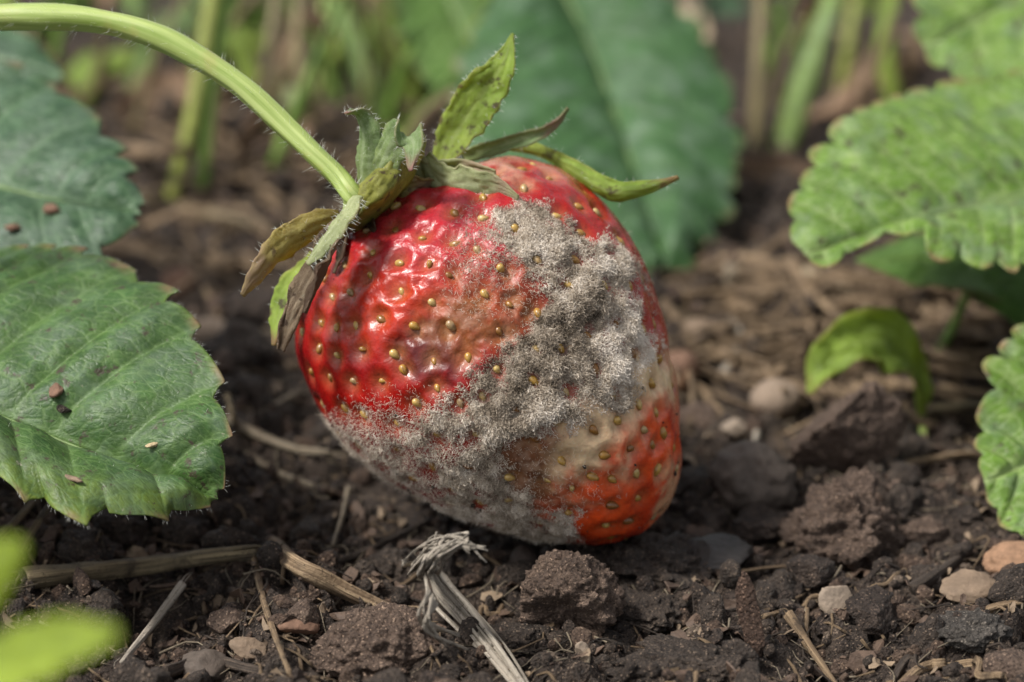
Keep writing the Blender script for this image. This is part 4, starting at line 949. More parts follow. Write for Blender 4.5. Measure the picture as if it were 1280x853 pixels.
GS = 'pieces of dead straw and twig on the soil'
ST = [
 # name, label, path, radius px, material, options
 ('straw_stalk', 'thick olive-brown dead stalk lying at lower left below the big leaf', [(30, 726), (110, 716), (200, 706), (262, 696), (322, 690)], 16, 'straw_olive', dict(tear=5, seed=1, d=25, rough=.25, lift=0.22)),
 ('straw_stalk', 'split pale stalk slanting down towards the brown clod in front', [(345, 686), (380, 712), (430, 738), (480, 762), (525, 780)], 15, 'straw_tan', dict(tear=7, seed=2, d=24.5, lift=0.20)),
 ('twig', 'thin upright tan twig under the knotted stalk', [(318, 700), (328, 745), (342, 790), (362, 842)], 6.5, 'straw_tan', dict(tear=2, seed=3, lift=0.16, d=24)),
 ('twig', 'thin grey twig leaning between the leaflets and the grey stone', [(228, 730, .3), (195, 775, .24), (152, 828, .12)], 6.5, 'straw_grey', dict(tear=2, seed=4, d=23.5)),
 ('twig', 'short pale twig standing under the left side of the berry', [(436, 612, .1), (428, 645, .16), (416, 682, .1)], 5.5, 'straw_pale', dict(tear=2, seed=5)),
 ('twig', 'dark thin twig lying left of the frayed straw', [(540, 652), (505, 668), (455, 690), (425, 700)], 7, 'straw_dark', dict(seed=6, rough=.3)),
 ('straw_stalk', 'grey straw reaching under the berry from the leaf tip', [(282, 526), (325, 546), (370, 562), (412, 566)], 8, 'straw_pale', dict(tear=4, seed=7, lift=.12)),
 ('straw_stalk', 'thin tan straw crossing below the grey one beside the berry', [(310, 572), (345, 590), (392, 608)], 6, 'straw_pale', dict(tear=3, seed=8, lift=.1)),
 ('twig', 'short straw leaning up behind the grey straw by the leaf tip', [(316, 528, .05), (342, 508, .16), (372, 490, .2)], 5.5, 'straw_pale', dict(seed=9, tear=2)),
 ('twig', 'thin straw standing just right of the leaf tip', [(284, 494, .3), (292, 520, .2), (300, 548, .05)], 5, 'straw_olive', dict(seed=10)),
 ('grass_stalk', 'olive grass stalk leaning under the left leaf', [(-20, 690, .1), (30, 640, .35), (62, 592, .5)], 6.5, 'straw_olive', dict(seed=11, d=25, lift=.3)),
 ('grass_stalk', 'second olive grass stalk close to the knotted one under the left leaf', [(25, 690, .1), (50, 650, .3), (85, 596, .5)], 6, 'straw_olive', dict(seed=12, d=25)),
 ('twig', 'pale thin root lying between the frayed straw and the hollow clod', [(572, 778), (620, 770), (672, 762), (705, 740)], 4, 'straw_tan', dict(seed=13, kink=.25)),
 ('twig', 'pale splinter slanting below the white chip', [(985, 768), (1010, 806), (1046, 858)], 7, 'straw_tan', dict(seed=14, tear=2, d=24)),
 ('twig', 'thin pale straw running to the white chip', [(950, 778), (1010, 758), (1075, 740), (1130, 722)], 5, 'straw_tan', dict(seed=15, kink=.12, d=25)),
 ('twig', 'long dark twig lying at the lower right', [(1115, 852), (1170, 800), (1210, 770), (1290, 790)], 7, 'straw_dark', dict(seed=16, d=24, kink=.15)),
 ('twig', 'dark broken twig leaning on the black stone at right', [(1140, 738), (1180, 712), (1222, 682)], 9, 'straw_dark', dict(seed=17, d=25.5, rough=.3)),
 ('twig', 'tan twig at the right edge above the long dark twig', [(1215, 770), (1250, 758), (1300, 752)], 7, 'straw_tan', dict(seed=18, d=25)),
 ('twig', 'tan root curving along the bottom right edge', [(1120, 856), (1150, 838), (1200, 832), (1250, 850)], 8, 'straw_tan', dict(seed=19, d=23.5, kink=.2)),
 ('straw_stalk', 'pale straw in front of the weed leaf at right', [(1118, 584), (1160, 576), (1205, 568), (1236, 570)], 7, 'straw_tan', dict(seed=20, d=28)),
 ('straw_stalk', 'dry stalk lying from the weed to the right edge leaf', [(1160, 512), (1205, 508), (1250, 506), (1300, 498)], 7, 'straw_olive', dict(seed=21, d=29, lift=.3)),
 ('grass_stalk', 'thick pale stalk bits lying right of the berry in the blur', [(905, 470, .05), (925, 420, .06), (912, 398, .06)], 9, 'straw_grey', dict(seed=22, d=30)),
 ('straw_stalk', 'tan straw curving across the litter behind the berry', [(905, 440), (940, 458), (990, 452), (1035, 440)], 9, 'straw_olive', dict(seed=23, d=30)),
 ('straw_stalk', 'broad pale straw blade lying behind the berry at right', [(905, 345), (960, 352), (1050, 385), (1120, 415)], 13, 'straw_pale', dict(seed=24, d=32, flat=1.6)),
 ('straw_stalk', 'tan straw in the litter under the bright right leaf', [(985, 372), (1040, 400), (1090, 428), (1135, 452)], 11, 'straw_tan', dict(seed=25, d=31)),
 ('straw_stalk', 'flat tan husk of straw near the berry at right', [(826, 398), (860, 410), (905, 440)], 15, 'straw_olive', dict(seed=26, d=31, flat=1.5)),
 ('straw_stalk', 'thin straw arching over the litter behind the berry', [(850, 352), (900, 330), (960, 345)], 8, 'straw_tan', dict(seed=27, d=33)),
 ('straw_stalk', 'short straw stub beside the round pale pebble', [(942, 525), (946, 540), (942, 560)], 7, 'straw_grey', dict(seed=28, d=28)),
 ('stick', 'grey-tan stick lying out of focus behind the left leaf', [(165, 246), (225, 262), (290, 276), (355, 292)], 13, 'straw_olive', dict(seed=29, d=36, rough=.15)),
 ('stick', 'short pale stick slanting out of focus near the yellow sepal', [(312, 262), (330, 290), (350, 312)], 12, 'straw_tan', dict(seed=30, d=35)),
 ('straw_stalk', 'pale horizontal straw behind the green stems', [(150, 188, .5), (205, 190, .5), (250, 186, .5)], 9, 'straw_tan', dict(seed=31, d=37)),
 ('twig', 'reddish thin root beside the front brown clod', [(560, 800), (600, 805), (640, 812)], 4, 'straw_dark', dict(seed=32, d=24)),
 ('twig', 'pale root hooked below the hollow clod', [(722, 800), (735, 822), (730, 845)], 5, 'straw_pale', dict(seed=33, d=24)),
 ('straw_stalk', 'dark stalk half buried left of the front clod', [(205, 842), (262, 826), (320, 838), (390, 846)], 9, 'straw_dark', dict(seed=34, d=23)),
]
for nm_, lb_, pa_, rp_, ma_, op_ in ST:
    stalk(nm_, lb_, pa_, rp_, MAT[ma_], group=GS, cat={'twig': 'twig', 'stick': 'stick', 'grass_stalk': 'grass stalk'}.get(nm_, 'straw'), **op_)

# the frayed, twisted straw in front of the berry
fr = thing('frayed_straw', 'pale shredded straw twisted upright in front of the berry', 'straw', tuple(on(560, 770)), GS)
g = np.random.default_rng(77)
base = [on(655, 862, .10), on(618, 812, .16), on(585, 772, .2), on(552, 735, .30), on(540, 712, .42)]
b0 = at(538, 700, 24.6)
for q in range(38):
    o_ = np.array([g.normal() * 0.055, g.normal() * 0.03, g.normal() * 0.035])
    k0 = g.integers(0, 2); spread = g.normal()
    top = [at(532 + spread * 9, 702 + g.normal() * 9, 24.75 + g.normal() * .08), at(548 + spread * 8, 684 + g.normal() * 8, 24.7 + g.normal() * .08), at(573 + g.uniform(-10, 14), 677 + g.normal() * 6, 24.65), at(592 + g.uniform(-28, 18), 690 + g.normal() * 10, 24.6)]
    path = [b_ + o_ * (1.3 - 0.9 * abs(i - 1.5) / 2) for i, b_ in enumerate(base[k0:])] + top[: g.integers(2, 5)]
    tube('strand', [local(fr, p) for p in path], cm(g.uniform(0.6, 2.0), 24.5), MAT['straw_grey'], fr, n=40, sides=6, r1=0.005, flat=g.uniform(1.8, 4.0), rough=0.1, groove=0.12, seed=q, hint=nrm(g.normal(size=3)))
for q in range(5):
    p = [at(535 + q * 3, 735 + q * 5, 24.5), at(528 + g.uniform(-8, 14), 765 + q * 4, 24.3), on(570 + g.uniform(-14, 26), 815 + g.uniform(-20, 26), .05)]
    tube('strand', [local(fr, x) for x in p], cm(g.uniform(1.0, 2.6), 24.5), MAT['straw_grey'], fr, n=20, sides=6, r1=0.005, flat=2.4, rough=.08, groove=.1, seed=q + 40)

MAT['peb_tan'] = m_stone('pebble_tan', (0.22, 0.165, 0.12), 0.3, 0.8, 1.3)
MAT['peb_orange'] = m_stone('pebble_orange', (0.25, 0.145, 0.085), 0.45, 0.8)
MAT['peb_brown'] = m_stone('pebble_brown', (0.15, 0.085, 0.055), 0.35, 0.8)
MAT['stone_grey'] = m_stone('stone_grey', (0.085, 0.066, 0.052), 0.45, 0.7)
MAT['stone_black'] = m_stone('stone_black', (0.026, 0.021, 0.018), 0.6, 0.5, 1.5, 0.5)
MAT['chip_pale'] = m_stone('chip_pale', (0.25, 0.195, 0.145), 0.45, 0.7)
MAT['white_grain'] = m_stone('white_grain', (0.78, 0.78, 0.76), 0.08, 0.5)
MAT['bark_red'] = m_soil('red_bark', (0.03, 0.018, 0.012), (0.085, 0.05, 0.034), (0.17, 0.11, 0.08), rl=0.6)
MAT['husk'] = m_stone('husk', (0.40, 0.31, 0.18), 0.3, 0.6)
MAT['seed_brown'] = m_stone('seed_brown', (0.06, 0.042, 0.033), 0.45, 0.6, 2.0)
def rock(name, label, cat, px, py, sx, sy, h, mat, rot=0.0, tilt=(0, 0), facets=0, rough=0.25, fine=0.08, n=4, seed=0, sink=0.3, group=None, freq=1.4, smooth=True):
    """sx, sy, h: width, depth along the ground and height in photograph pixels at that place."""
    p0 = ground(px, py); d = (p0 - CAM) @ FWD
    V, F = lump(seed + 1000, n, facets, rough, freq, fine)
    s = np.array([sx, sy, h]) * 0.5 * d / FPX
    R = rotm(tilt[0], tilt[1], rot)
    c = ground(px, py + h * 0.1, 0.0); c[2] = soil_h(c[0], c[1])[0] + s[2] * (1 - 2 * sink)
    o = link(name, mesh(name, (V * s) @ R.T, F, smooth), mat, None, tuple(c))
    return tag(o, label, cat, group)
CL = 'clods of soil one can tell apart'
rock('soil_clod', 'rounded brown clod out of focus at the bottom edge', 'clod', 474, 822, 152, 120, 96, MAT['clod_brown'], seed=1, rough=.3, fine=.2, n=6, group=CL)
rock('soil_clod', 'flat wedge-shaped brown clod behind the crumbly one at right', 'clod', 1056, 572, 140, 120, 150, MAT['clod_brown'], rot=.4, tilt=(.35, .1), facets=8, seed=2, rough=.25, fine=.12, n=6, sink=.22, group=CL)
rock('stone', 'dark grey stone right of the berry tip', 'stone', 938, 604, 116, 120, 100, MAT['stone_grey'], rot=.3, facets=6, seed=3, n=5)
rock('soil_clod', 'crumbly red-brown clod in front of the wedge-shaped one', 'clod', 1056, 668, 116, 120, 112, MAT['clod_brown'], seed=4, rough=.5, fine=.3, n=5, freq=2.0, group=CL)
rock('stone', 'flat black stone slab near the berry tip', 'stone', 888, 698, 122, 90, 46, MAT['stone_black'], rot=.15, facets=9, seed=5, n=5, rough=.2)
rock('soil_clod', 'dark angular clod beside the white chip', 'clod', 1088, 770, 90, 80, 62, MAT['bark'], rot=.6, facets=7, seed=6, n=5, group=CL)
rock('soil_clod', 'small dark clod between slab and crumbly clod', 'clod', 1010, 716, 60, 60, 40, MAT['bark'], facets=4, seed=7, group=CL)
rock('soil_clod', 'dark clod just behind the flat black slab', 'clod', 948, 664, 84, 80, 48, MAT['bark'], facets=5, rough=.4, fine=.2, seed=8, n=5, group=CL)
rock('soil_clod', 'low spread of dark crumbly soil in front of the berry tip', 'clod', 810, 716, 150, 150, 56, MAT['clod'], rough=.5, fine=.3, seed=9, n=5, freq=2.2, group=CL)
rock('soil_clod', 'small clod touching the oval brown seed', 'clod', 738, 700, 56, 50, 40, MAT['clod'], rough=.4, fine=.25, seed=10, group=CL)
rock('soil_clod', 'dark clod left of the frayed straw', 'clod', 490, 712, 70, 70, 46, MAT['clod'], rough=.5, fine=.25, seed=11, n=5, group=CL)
rock('soil_clod', 'grey-brown clod at the bottom left behind the leaflets', 'clod', 258, 838, 66, 60, 44, MAT['stone_grey'], facets=4, seed=12, group=CL)
rock('soil_clod', 'small pale clod behind the thin upright twig', 'clod', 285, 782, 46, 44, 38, MAT['clod_brown'], facets=6, seed=13, group=CL)
rock('soil_clod', 'reddish clod right of the thin upright twig', 'clod', 378, 770, 54, 50, 32, MAT['clod_brown'], facets=7, seed=14, group=CL)
rock('soil_clod', 'curled hollow-sided clod under the left leaf', 'clod', 98, 690, 66, 60, 44, MAT['clod'], rough=.5, fine=.25, seed=15, group=CL)
rock('soil_clod', 'dark clod under the tip of the left leaf', 'clod', 228, 672, 62, 60, 52, MAT['clod'], rough=.5, fine=.25, seed=16, group=CL)
rock('soil_clod', 'dark clod under the middle of the left leaf', 'clod', 150, 672, 66, 60, 44, MAT['clod'], rough=.5, fine=.25, seed=17, group=CL)
rock('soil_clod', 'crumbly brown clod beside the white grain', 'clod', 800, 772, 96, 90, 46, MAT['clod'], rough=.5, fine=.3, seed=18, n=5, group=CL)
rock('soil_clod', 'blurred brown clod at the bottom right corner', 'clod', 1262, 838, 70, 60, 46, MAT['clod_brown'], seed=19, group=CL)
rock('soil_clod', 'grey crumbly clod under the tan chip at lower right', 'clod', 1215, 790, 90, 80, 40, MAT['clod_grey'], rough=.4, fine=.2, seed=20, n=5, group=CL)
rock('soil_clod', 'dark clod in shade behind the left leaf tip', 'clod', 302, 440, 84, 80, 56, MAT['clod'], rough=.45, fine=.2, seed=21, group=CL)
rock('soil_clod', 'blackish clod by the lowest sepal', 'clod', 318, 398, 70, 60, 40, MAT['bark'], rough=.4, seed=22, group=CL)
rock('soil_clod', 'pale brown clod right of the berry', 'clod', 848, 480, 50, 46, 42, MAT['peb_brown'], rough=.3, seed=23, group=CL)
rock('soil_clod', 'brown clod below the pale one right of the berry', 'clod', 872, 530, 60, 50, 42, MAT['clod_brown'], rough=.3, seed=24, group=CL)
rock('soil_clod', 'tan clod under the pale chip at lower right', 'clod', 965, 752, 60, 60, 34, MAT['clod'], facets=5, rough=.5, seed=25, group=CL)
rock('soil_clod', 'wide low clod at the bottom centre', 'clod', 860, 832, 160, 110, 40, MAT['clod'], rough=.5, fine=.3, seed=26, n=5, group=CL)
rock('soil_clod', 'brown clod right of the bottom brown clod', 'clod', 640, 808, 90, 70, 40, MAT['clod'], rough=.5, fine=.3, seed=27, n=5, group=CL)
rock('soil_clod', 'reddish clod behind the tan chip at right', 'clod', 1150, 668, 60, 60, 48, MAT['clod_brown'], facets=5, rough=.4, fine=.2, seed=28, group=CL)
rock('pebble', 'round pale pebble right of the berry near the weed', 'pebble', 970, 502, 64, 60, 46, MAT['peb_tan'], seed=31, rough=.12, fine=.04)
rock('pebble', 'orange-tan pebble at the right edge under the leaf', 'pebble', 1264, 706, 72, 60, 46, MAT['peb_orange'], seed=32, rough=.25, fine=.08)
rock('pebble', 'round grey-brown pebble behind the big left leaf', 'pebble', 264, 424, 54, 46, 46, MAT['peb_tan'], seed=33, rough=.15, fine=.05)
rock('pebble', 'small reddish brown pebble behind the left leaf', 'pebble', 224, 362, 46, 42, 44, MAT['peb_brown'], seed=34, rough=.15)
rock('pebble', 'tiny pale pebble right of the grey-brown one', 'pebble', 318, 436, 16, 14, 12, MAT['chip_pale'], seed=35, rough=.2, n=3)
rock('pebble', 'tan pebble against the berry at right', 'pebble', 848, 476, 40, 34, 36, MAT['peb_orange'], seed=36, rough=.2)
rock('stone', 'pale angular stone left of the straw stub', 'stone', 918, 540, 40, 30, 26, MAT['chip_pale'], rot=.6, facets=5, seed=37)
rock('white_grain', 'tiny white grain on dark soil right of the centre bottom', 'grain', 860, 759, 15, 13, 12, MAT['white_grain'], seed=38, rough=.12, n=3, sink=.1)
rock('plant_seed', 'dark oval seed lying just in front of the mould', 'seed', 655, 706, 34, 44, 30, MAT['seed_brown'], rot=.2, tilt=(.5, 0), seed=39, rough=.08, fine=.04, sink=.2)
rock('plant_seed', 'round ridged brown seed in front of the berry', 'seed', 691, 697, 32, 30, 24, MAT['seed_brown'], rot=.5, seed=40, rough=.06, fine=.04, sink=.2)
rock('soil_crumb', 'dark red-brown soil crumb lying on the bluish leaf', 'soil crumb', 2000, 800, 10, 10, 10, MAT['peb_brown'], seed=41)['tmp'] = 1
MAT['chip_tan'] = m_stone('chip_tan', (0.17, 0.12, 0.08), 0.35, 0.7)
rock('leaf_chip', 'tan flake of dead leaf lying at lower right', 'chip', 1210, 748, 72, 60, 18, MAT['chip_tan'], rot=.2, tilt=(.30, .0), facets=5, seed=42, sink=-.6)
rock('leaf_chip', 'pale whitish chip leaning on the dark angular clod', 'chip', 1043, 757, 48, 16, 50, MAT['chip_pale'], rot=.25, tilt=(-.6, .2), facets=7, seed=43, sink=.2, rough=.15)
rock('bark_chip', 'reddish brown bark strip standing upright at the bottom right', 'bark chip', 938, 800, 30, 18, 104, MAT['bark_red'], tilt=(-.2, -.22), facets=8, seed=44, n=5, sink=.1, rough=.35, fine=.05)
rock('leaf_chip', 'tan flake near the thin upright twig', 'chip', 312, 815, 50, 44, 18, MAT['chip_tan'], rot=.4, tilt=(.3, .1), facets=6, seed=45, sink=.1)
rock('leaf_chip', 'reddish flake leaning right of the thin upright twig', 'chip', 372, 792, 56, 44, 20, MAT['peb_brown'], rot=.2, tilt=(.5, .2), facets=6, seed=46, sink=.1)
rock('leaf_chip', 'flat pale husk lying under the tan straw right of the berry', 'husk', 868, 420, 82, 60, 22, MAT['chip_tan'], rot=.3, seed=47, sink=.1, rough=.15)
rock('wood_chip', 'small white chip below the hollow clod', 'chip', 727, 818, 18, 14, 24, MAT['chip_pale'], facets=5, seed=48, n=3, sink=.1)
bpy.data.objects.remove([o for o in bpy.data.objects if o.get('tmp')][0])

# a hollow, cap-shaped clod in front: a thick open shell
V, F = lump(1099, 6, 0, 0.36, 1.8, 0.15)
p0 = ground(712, 790); d = (p0 - CAM) @ FWD
hv = V / np.linalg.norm(V, axis=1)[:, None]; q = hv @ nrm([-0.25, -0.85, -0.42])
V = V * (1 - 0.62 * sstep(0.50, 0.80, q + 0.25 * (fbm(hv * 3, 3, 5) - 0.5)))[:, None]
o = link('soil_clod', mesh('soil_clod', V * np.array([62, 56, 66]) * d / FPX, F), MAT['clod_brown'], None, tuple([p0[0], p0[1] + 0.2, soil_h(p0[0], p0[1])[0] + 0.22]))
tag(o, 'brown cap-shaped clod hollow underneath in front of the berry', 'clod', CL)

# bits lying on the leaves
def on_leaf(HVs, px, py, lift=0.02):
    P = HVs.reshape(-1, 3); x, y = pix_many(P); i = np.argmin((x - px) ** 2 + (y - py) ** 2)
    return P[i] + HN * lift
def crumb_on(p, name, label, cat, size, mat, seed, rot=0.0, facets=3):
    V, F = lump(seed + 2000, 3, facets, 0.35, 1.5, 0.1)
    o = link(name, mesh(name, (V * np.array(size)) @ rotm(0.15, 0, rot).T, F), mat, None, tuple(p)); return tag(o, label, cat)
crumb_on(on_leaf(HV, 70, 492), 'soil_crumb', 'dark red-brown crumb of debris on the big left leaf', 'soil crumb', (0.075, 0.11, 0.05), MAT['peb_brown'], 1)
crumb_on(on_leaf(HV, 79, 514), 'soil_crumb', 'smaller dark crumb just below the red-brown one on the big leaf', 'soil crumb', (0.06, 0.09, 0.04), MAT['bark'], 2, .5)
crumb_on(on_leaf(HV, 192, 557), 'seed_husk', 'tiny pale husk lying on the big left leaf near its tip', 'husk', (0.075, 0.028, 0.022), MAT['husk'], 3, .5, 0)
crumb_on(on_leaf(HV, 90, 600), 'seed_husk', 'pale flake lying near the lower edge of the big left leaf', 'husk', (0.13, 0.03, 0.02), MAT['chip_tan'], 4, -.6, 0)
LV = [o for o in bpy.data.objects if o.get('label', '').startswith('bluish green leaf behind')][0].children[0]
LP = np.array([v.co[:] for v in LV.data.vertices]) + np.array(LV.parent.location)
crumb_on(on_leaf(LP, 66, 265, .05), 'soil_crumb', 'brown soil crumb on the bluish leaf behind', 'soil crumb', (0.09, 0.075, 0.06), MAT['peb_brown'], 5)
crumb_on(on_leaf(LP, 16, 289, .05), 'soil_crumb', 'second brown crumb at the left edge of the bluish leaf', 'soil crumb', (0.08, 0.06, 0.05), MAT['peb_brown'], 6)

# ------------------------------------------------------------------ out-of-focus plants and litter behind
MAT['stem_yellow'] = m_plain('stem_yellow_green', (0.22, 0.25, 0.05), 0.45, 0.1)
MAT['stem_green'] = m_plain('stem_green', (0.16, 0.27, 0.05), 0.45, 0.1)
MAT['stem_olive'] = m_plain('stem_olive', (0.16, 0.13, 0.06), 0.55)
MAT['dead_leaf'] = m_leaf('dead_leaf', (0.13, 0.075, 0.045), (0.28, 0.18, 0.11), (0.34, 0.24, 0.15), None, (0.1, 0.06, 0.04), 0.8, 0.65, 0.2)
MAT['dead_pale'] = m_leaf('dead_pale_leaf', (0.28, 0.21, 0.13), (0.5, 0.4, 0.27), (0.5, 0.42, 0.3), None, (0.2, 0.14, 0.09), 0.6, 0.65, 0.2)
GB = 'green stems and grass blades behind the berry'
def stem_up(label, a, b, top, rpx, mat, name='weed_plant', r1=None, seed=0):
    """A stem rooted where pixel a meets the soil, through b, to top (pixel, distance)."""
    g0 = ground(*a, -0.1); d0 = (g0 - CAM) @ FWD
    P = [g0, at(b[0], b[1], d0 + (b[2] if len(b) > 2 else 0)), at(top[0], top[1], d0 + (top[2] if len(top) > 2 else 0.3))]
    root = thing(name, label, 'plant', tuple(g0), GB)
    rpx *= 0.72
    tube('stem', [local(root, p) for p in P], cm(rpx, d0), mat, root, n=24, sides=12, r1=cm(r1 * 0.72 if r1 else rpx * 0.8, d0), rough=0.08, seed=seed)
    return root
stem_up('thick yellow-green stem left of the fruit stalk bend', (214, 250), (238, 160), (272, -40), 13, MAT['stem_yellow'], r1=15, seed=1)
stem_up('bright green stem just right of the thick yellowish one', (252, 235), (262, 120), (292, -40), 14, MAT['stem_green'], seed=2)
stem_up('brown dry upright stem at the top left of centre', (392, 190), (378, 100), (372, -30), 14, MAT['stem_olive'], seed=3)
stem_up('tan dry stem leaning beside the brown upright one', (345, 190), (335, 90), (350, -20), 12, MAT['stem_olive'], seed=4)
stem_up('olive-brown stem right of the broad blurred leaf', (945, 205), (948, 90), (954, -40), 13, MAT['stem_olive'], seed=5)
0 and stem_up('thin green stem at the top beside the broad blurred leaf', (634, 120), (634, 40), (640, -40), 12, MAT['stem_green'], seed=6)
stem_up('thin yellowish stem behind the right weed leaf', (1150, 470), (1185, 420), (1225, 330, -.4), 9, MAT['stem_green'], seed=7)
stem_up('dull green stem far behind the grass blade', (1050, 120), (1060, 60), (1075, -40), 12, MAT['stem_yellow'], seed=8)
def grass(label, a, mid_, top, wpx, mat, seed=0):
    g0 = ground(*a, -0.1); d0 = (g0 - CAM) @ FWD
    path = [g0, at(mid_[0], mid_[1], d0), at(top[0], top[1], d0 + (top[2] if len(top) > 2 else .4))]
    root = thing('grass_plant', label, 'grass', tuple(g0), GB)
    blade('blade', root, mat, path, [cm(w_, d0) for w_ in (wpx * .7, wpx, wpx * .9, wpx * .7)], nrm(RGT - 0.4 * FWD), cup=0.15, n=24, m=7, seed=seed, dead=2)
    return root
grass('wide pale green grass blade leaning right behind the bare soil', (972, 205), (1000, 110), (1052, -40), 34, MAT['leaf_fresh'], 41)
grass('wide green blade slanting down behind the upright sepal', (572, 150), (530, 70), (470, -40), 52, MAT['leaf_fresh'], 42)
grass('second green blade slanting beside the wide one behind the sepal', (520, 150), (490, 70), (455, -40), 34, MAT['leaf_weed'], 43)
def litter_leaf(label, p, w_, side, mat, seed, name='dead_leaf', cat='dead leaf', group='dead leaves in the blurred litter', **kw):
    P = [at(*q) if len(q) == 3 else ground(*q, .12) for q in p]
    d0 = (P[0] - CAM) @ FWD
    return simple_leaf(label, mat, P, [cm(x, d0) for x in w_], nrm(side), name=name, cat=cat, group=group, n=26, m=9, cup=kw.pop('cup', .2), wav=kw.pop('wav', .3), seed=seed, dead=kw.pop('dead', .9), **kw)
litter_leaf('curled brown dead leaf at the top left of centre', [(340, 110), (352, 60), (380, 32), (430, 40)], (40, 70, 60, 30), RGT * .8 + UPV * .3 - FWD * .5, MAT['dead_leaf'], 51)
litter_leaf('brown dead leaf under the fruit stalk', [(150, 150), (200, 120), (280, 112)], (30, 60, 40), UPV + FWD * .4, MAT['dead_leaf'], 52)
litter_leaf('pale tan dead leaf at the top behind the upright sepal', [(640, 62), (670, 22), (705, -14)], (40, 64, 30), RGT - FWD * .3, MAT['dead_pale'], 53)
litter_leaf('brown dead leaf left of the broad blurred leaf', [(300, 190), (345, 165), (385, 175)], (40, 60, 30), UPV + FWD * .5, MAT['dead_leaf'], 54)
litter_leaf('mauve-brown dead leaf behind the grass blade at right', [(1010, 150), (1080, 80), (1150, 20)], (60, 130, 60), RGT + UPV * .5 - FWD * .5, MAT['dead_leaf'], 55)
litter_leaf('flat brown dead leaf lying behind the right leaf tip', [(900, 215), (960, 220), (1040, 225)], (26, 46, 24), UPV + FWD * .6, MAT['dead_leaf'], 56)
litter_leaf('pale straw-coloured dead leaf under the bright right leaf', [(1000, 340), (1060, 385), (1120, 430)], (20, 44, 20), UPV + FWD * .6, MAT['dead_pale'], 57)
litter_leaf('small curled tan dead leaf at the far top right', [(880, 60), (850, 20), (800, 10)], (30, 50, 30), UPV + FWD * .4, MAT['dead_pale'], 58)
GW = 'small green weed leaves in the blur'
def weed(label, p, w_, side, mat, seed): return litter_leaf(label, p, w_, side, mat, seed, name='weed_leaf', cat='leaf', group=GW, dead=2, wav=.12)
weed('bright green weed leaf under the arch of the fruit stalk', [(92, 130), (96, 96), (112, 66)], (34, 60, 24), RGT - FWD * .4, MAT['leaf_weed'], 61)
weed('bright green weed leaf leaning right under the stalk arch', [(110, 128), (140, 88), (182, 62)], (26, 50, 16), UPV + FWD * .4, MAT['leaf_weed'], 62)
weed('green weed leaf at the top left edge above the stalk', [(60, 60), (120, 14), (190, -10)], (40, 80, 40), UPV + FWD * .5, MAT['leaf_fresh'], 63)
weed('green weed leaf at the top beside the bright stems', [(180, 60), (215, 18), (250, -14)], (40, 70, 40), RGT - FWD * .5, MAT['leaf_fresh'], 64)
weed('dull green weed leaf at the top between dead stems', [(320, 60), (300, 10), (300, -30)], (30, 50, 30), RGT - FWD * .5, MAT['leaf_weed'], 65)
weed('green weed leaf at the top left of the broad blurred leaf', [(440, 70), (470, 20), (540, -14)], (40, 90, 60), UPV + FWD * .5, MAT['leaf_weed'], 66)
weed('pale green weed leaf behind the small grey sepals', [(505, 200), (500, 160), (520, 130)], (20, 40, 20), RGT - FWD * .5, MAT['leaf_weed'], 67)
weed('green weed leaf at the top edge right of the broad leaf', [(860, 60), (880, 20), (930, 2)], (30, 56, 30), UPV + FWD * .5, MAT['leaf_blue'], 68)
weed('pale weed leaf beside the brown upright stem', [(372, 130), (352, 112), (345, 92)], (16, 34, 12), RGT - FWD * .5, MAT['sepal_pale'], 69)
for q_, (a_, b_, t_, w__, m_) in enumerate((((20, 120), (10, 40), (-20, -40), 40, 'leaf_weed'), ((330, 150), (300, 70), (262, -40), 30, 'leaf_weed'), ((470, 170), (452, 90), (400, -40), 36, 'leaf_fresh'),
                                            ((560, 130), (590, 60), (640, -40), 34, 'leaf_fresh'), ((1120, 150), (1105, 60), (1120, -40), 22, 'leaf_weed'), ((160, 130), (178, 60), (150, -40), 26, 'leaf_fresh'))):
    grass(('narrow green grass blade at the left edge above the stalk', 'green grass blade behind the arch of the fruit stalk', 'green grass blade behind the small grey sepals', 'green grass blade leaning right behind the tall sepal',
           'thin grass blade left of the upper right leaf', 'grass blade rising behind the top of the stalk arch')[q_], a_, b_, t_, w__, MAT[m_], 140 + q_)
for q_, (p__, w__, m_) in enumerate(((((30, 70), (60, 20), (120, -16)), (40, 90, 50), 'leaf_fresh'), (((230, 90), (260, 40), (330, 20)), (40, 80, 30), 'leaf_fresh'), (((400, 120), (420, 70), (470, 50)), (30, 60, 24), 'leaf_weed'),
                                     (((520, 60), (560, 20), (600, -16)), (50, 90, 60), 'leaf_fresh'), (((330, 30), (380, -4), (440, -20)), (50, 80, 50), 'leaf_fresh'), (((1000, 60), (1030, 20), (1090, -10)), (40, 70, 40), 'leaf_weed'))):
    weed(('green weed leaf in the top left corner', 'green weed leaf between stalk and bright stems', 'small green weed leaf below the blades behind the sepals', 'green weed leaf at the top above the tall sepal', 'green weed leaf at the top left of centre',
          'green weed leaf at the top beside the grass blade')[q_], list(p__), w__, UPV + FWD * .5, MAT[m_], 170 + q_)
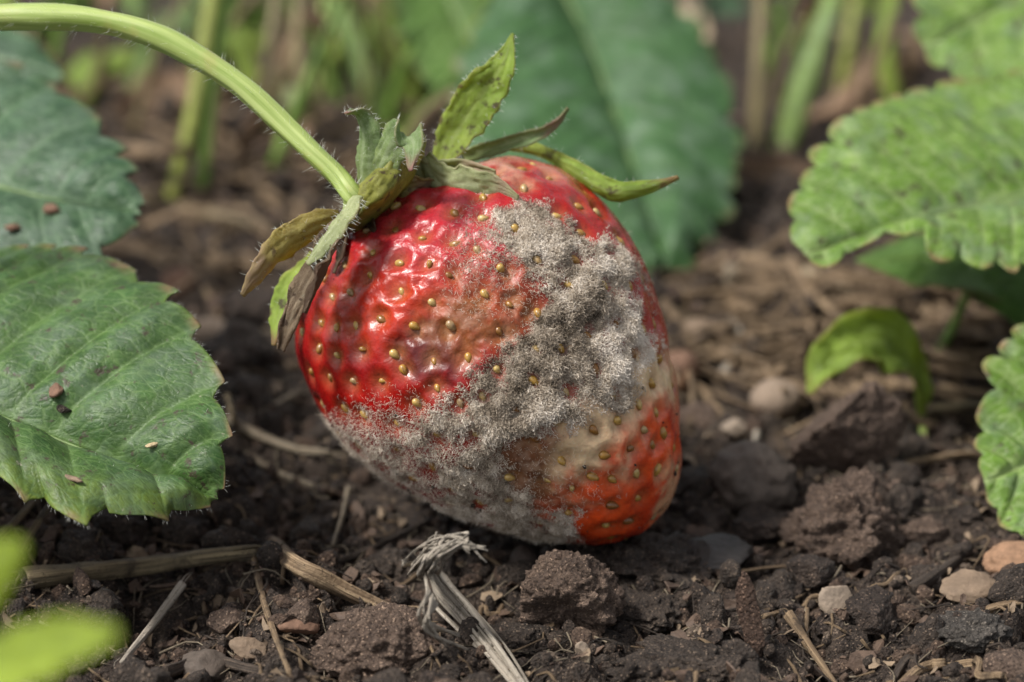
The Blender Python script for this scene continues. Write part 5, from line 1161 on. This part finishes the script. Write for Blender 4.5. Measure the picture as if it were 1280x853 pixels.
# finer straw in the litter behind: a tangle nobody could count
g = np.random.default_rng(88); Vs, Fs, Ts, UVs, m = [], [], [], [], 0
for k_ in range(330):
    if k_ < 230: px, py = g.uniform(815, 1270), g.uniform(322, 485)
    else: px, py = g.uniform(60, 480), g.uniform(120, 330)
    p = ground(px, py, g.uniform(.02, .2)); a = g.normal() * 1.1 - 0.5; L = g.uniform(0.4, 2.2)
    q = p + L * np.array([math.cos(a), math.sin(a), g.normal() * .1]); q[2] = max(q[2], soil_h(q[0], q[1])[0] + .03)
    mdp = (p + q) / 2 + g.normal(size=3) * .04; mdp[2] = max(mdp[2], soil_h(mdp[0], mdp[1])[0] + .04)
    V, F, T, UV = tube_arrays([p, mdp, q], g.uniform(.008, .035), n=8, sides=6, flat=g.uniform(1.2, 4.5), seed=k_, groove=.3, r1=g.uniform(.004, .02), hint=nrm(g.normal(size=3) * .5 + [0, 0, .6]))
    Vs.append(V); Fs.append(F + m); Ts.append(T + m); UVs.append(UV); m += len(V)
o = link('straw_litter', mesh('straw_litter', np.vstack(Vs), [np.vstack(Fs), np.vstack(Ts)], uv=np.vstack(UVs)), MAT['straw_tan'])
tag(o, 'tangled pale straw litter on the ground behind the berry', 'straw litter', None, 'stuff')

# thin dry and green stalks making the tangle at the back
g = np.random.default_rng(99)
for k_ in range(34):
    px = g.uniform(40, 620) if k_ < 25 else g.uniform(930, 1180)
    py = g.uniform(70, 215); g0 = ground(px, py, -0.05); d0 = (g0 - CAM) @ FWD
    H = g.uniform(0.8, 2.6); le = g.normal(size=2) * 0.9
    P = [g0, g0 + np.array([le[0] * .35, le[1] * .2, H * .55]) + g.normal(size=3) * .08, g0 + np.array([le[0], le[1] * .6, H])]
    kind_ = k_ % 3
    
    root = thing('dry_stalk' if kind_ != 1 else 'weed_plant', ('thin dry brown stalk in the blurred tangle behind', 'thin green weed stem in the blurred tangle behind', 'thin pale straw stalk in the blurred tangle behind')[kind_], 'plant', tuple(g0),
                 ('dry brown stalks in the tangle behind', 'thin green stems in the tangle behind', 'pale straw stalks in the tangle behind')[kind_])
    tube('stem', [local(root, p) for p in P], g.uniform(.03, .075), (MAT['stem_olive'], MAT['stem_green'], MAT['straw_tan'])[kind_], root, n=14, sides=8, r1=g.uniform(.015, .04), rough=.2, groove=.2, flat=g.uniform(1, 2.2), seed=k_)
    if kind_ != 2:
        t0 = P[2]; dv = nrm(np.array([g.normal(), g.normal() * .4, .3 + .4 * g.uniform()])); Lb = g.uniform(.35, .8)
        blade('leaf', root, MAT['dead_leaf'] if kind_ == 0 else MAT['leaf_weed'], [t0, t0 + dv * Lb * .5 + [0, 0, .05], t0 + dv * Lb + [0, 0, -.12]], [.05, Lb * g.uniform(.35, .6), .03], nrm(np.cross(dv, FWD) + g.normal(size=3) * .3), n=16, m=7, cup=.2, wav=.3, seed=k_, dead=.8)
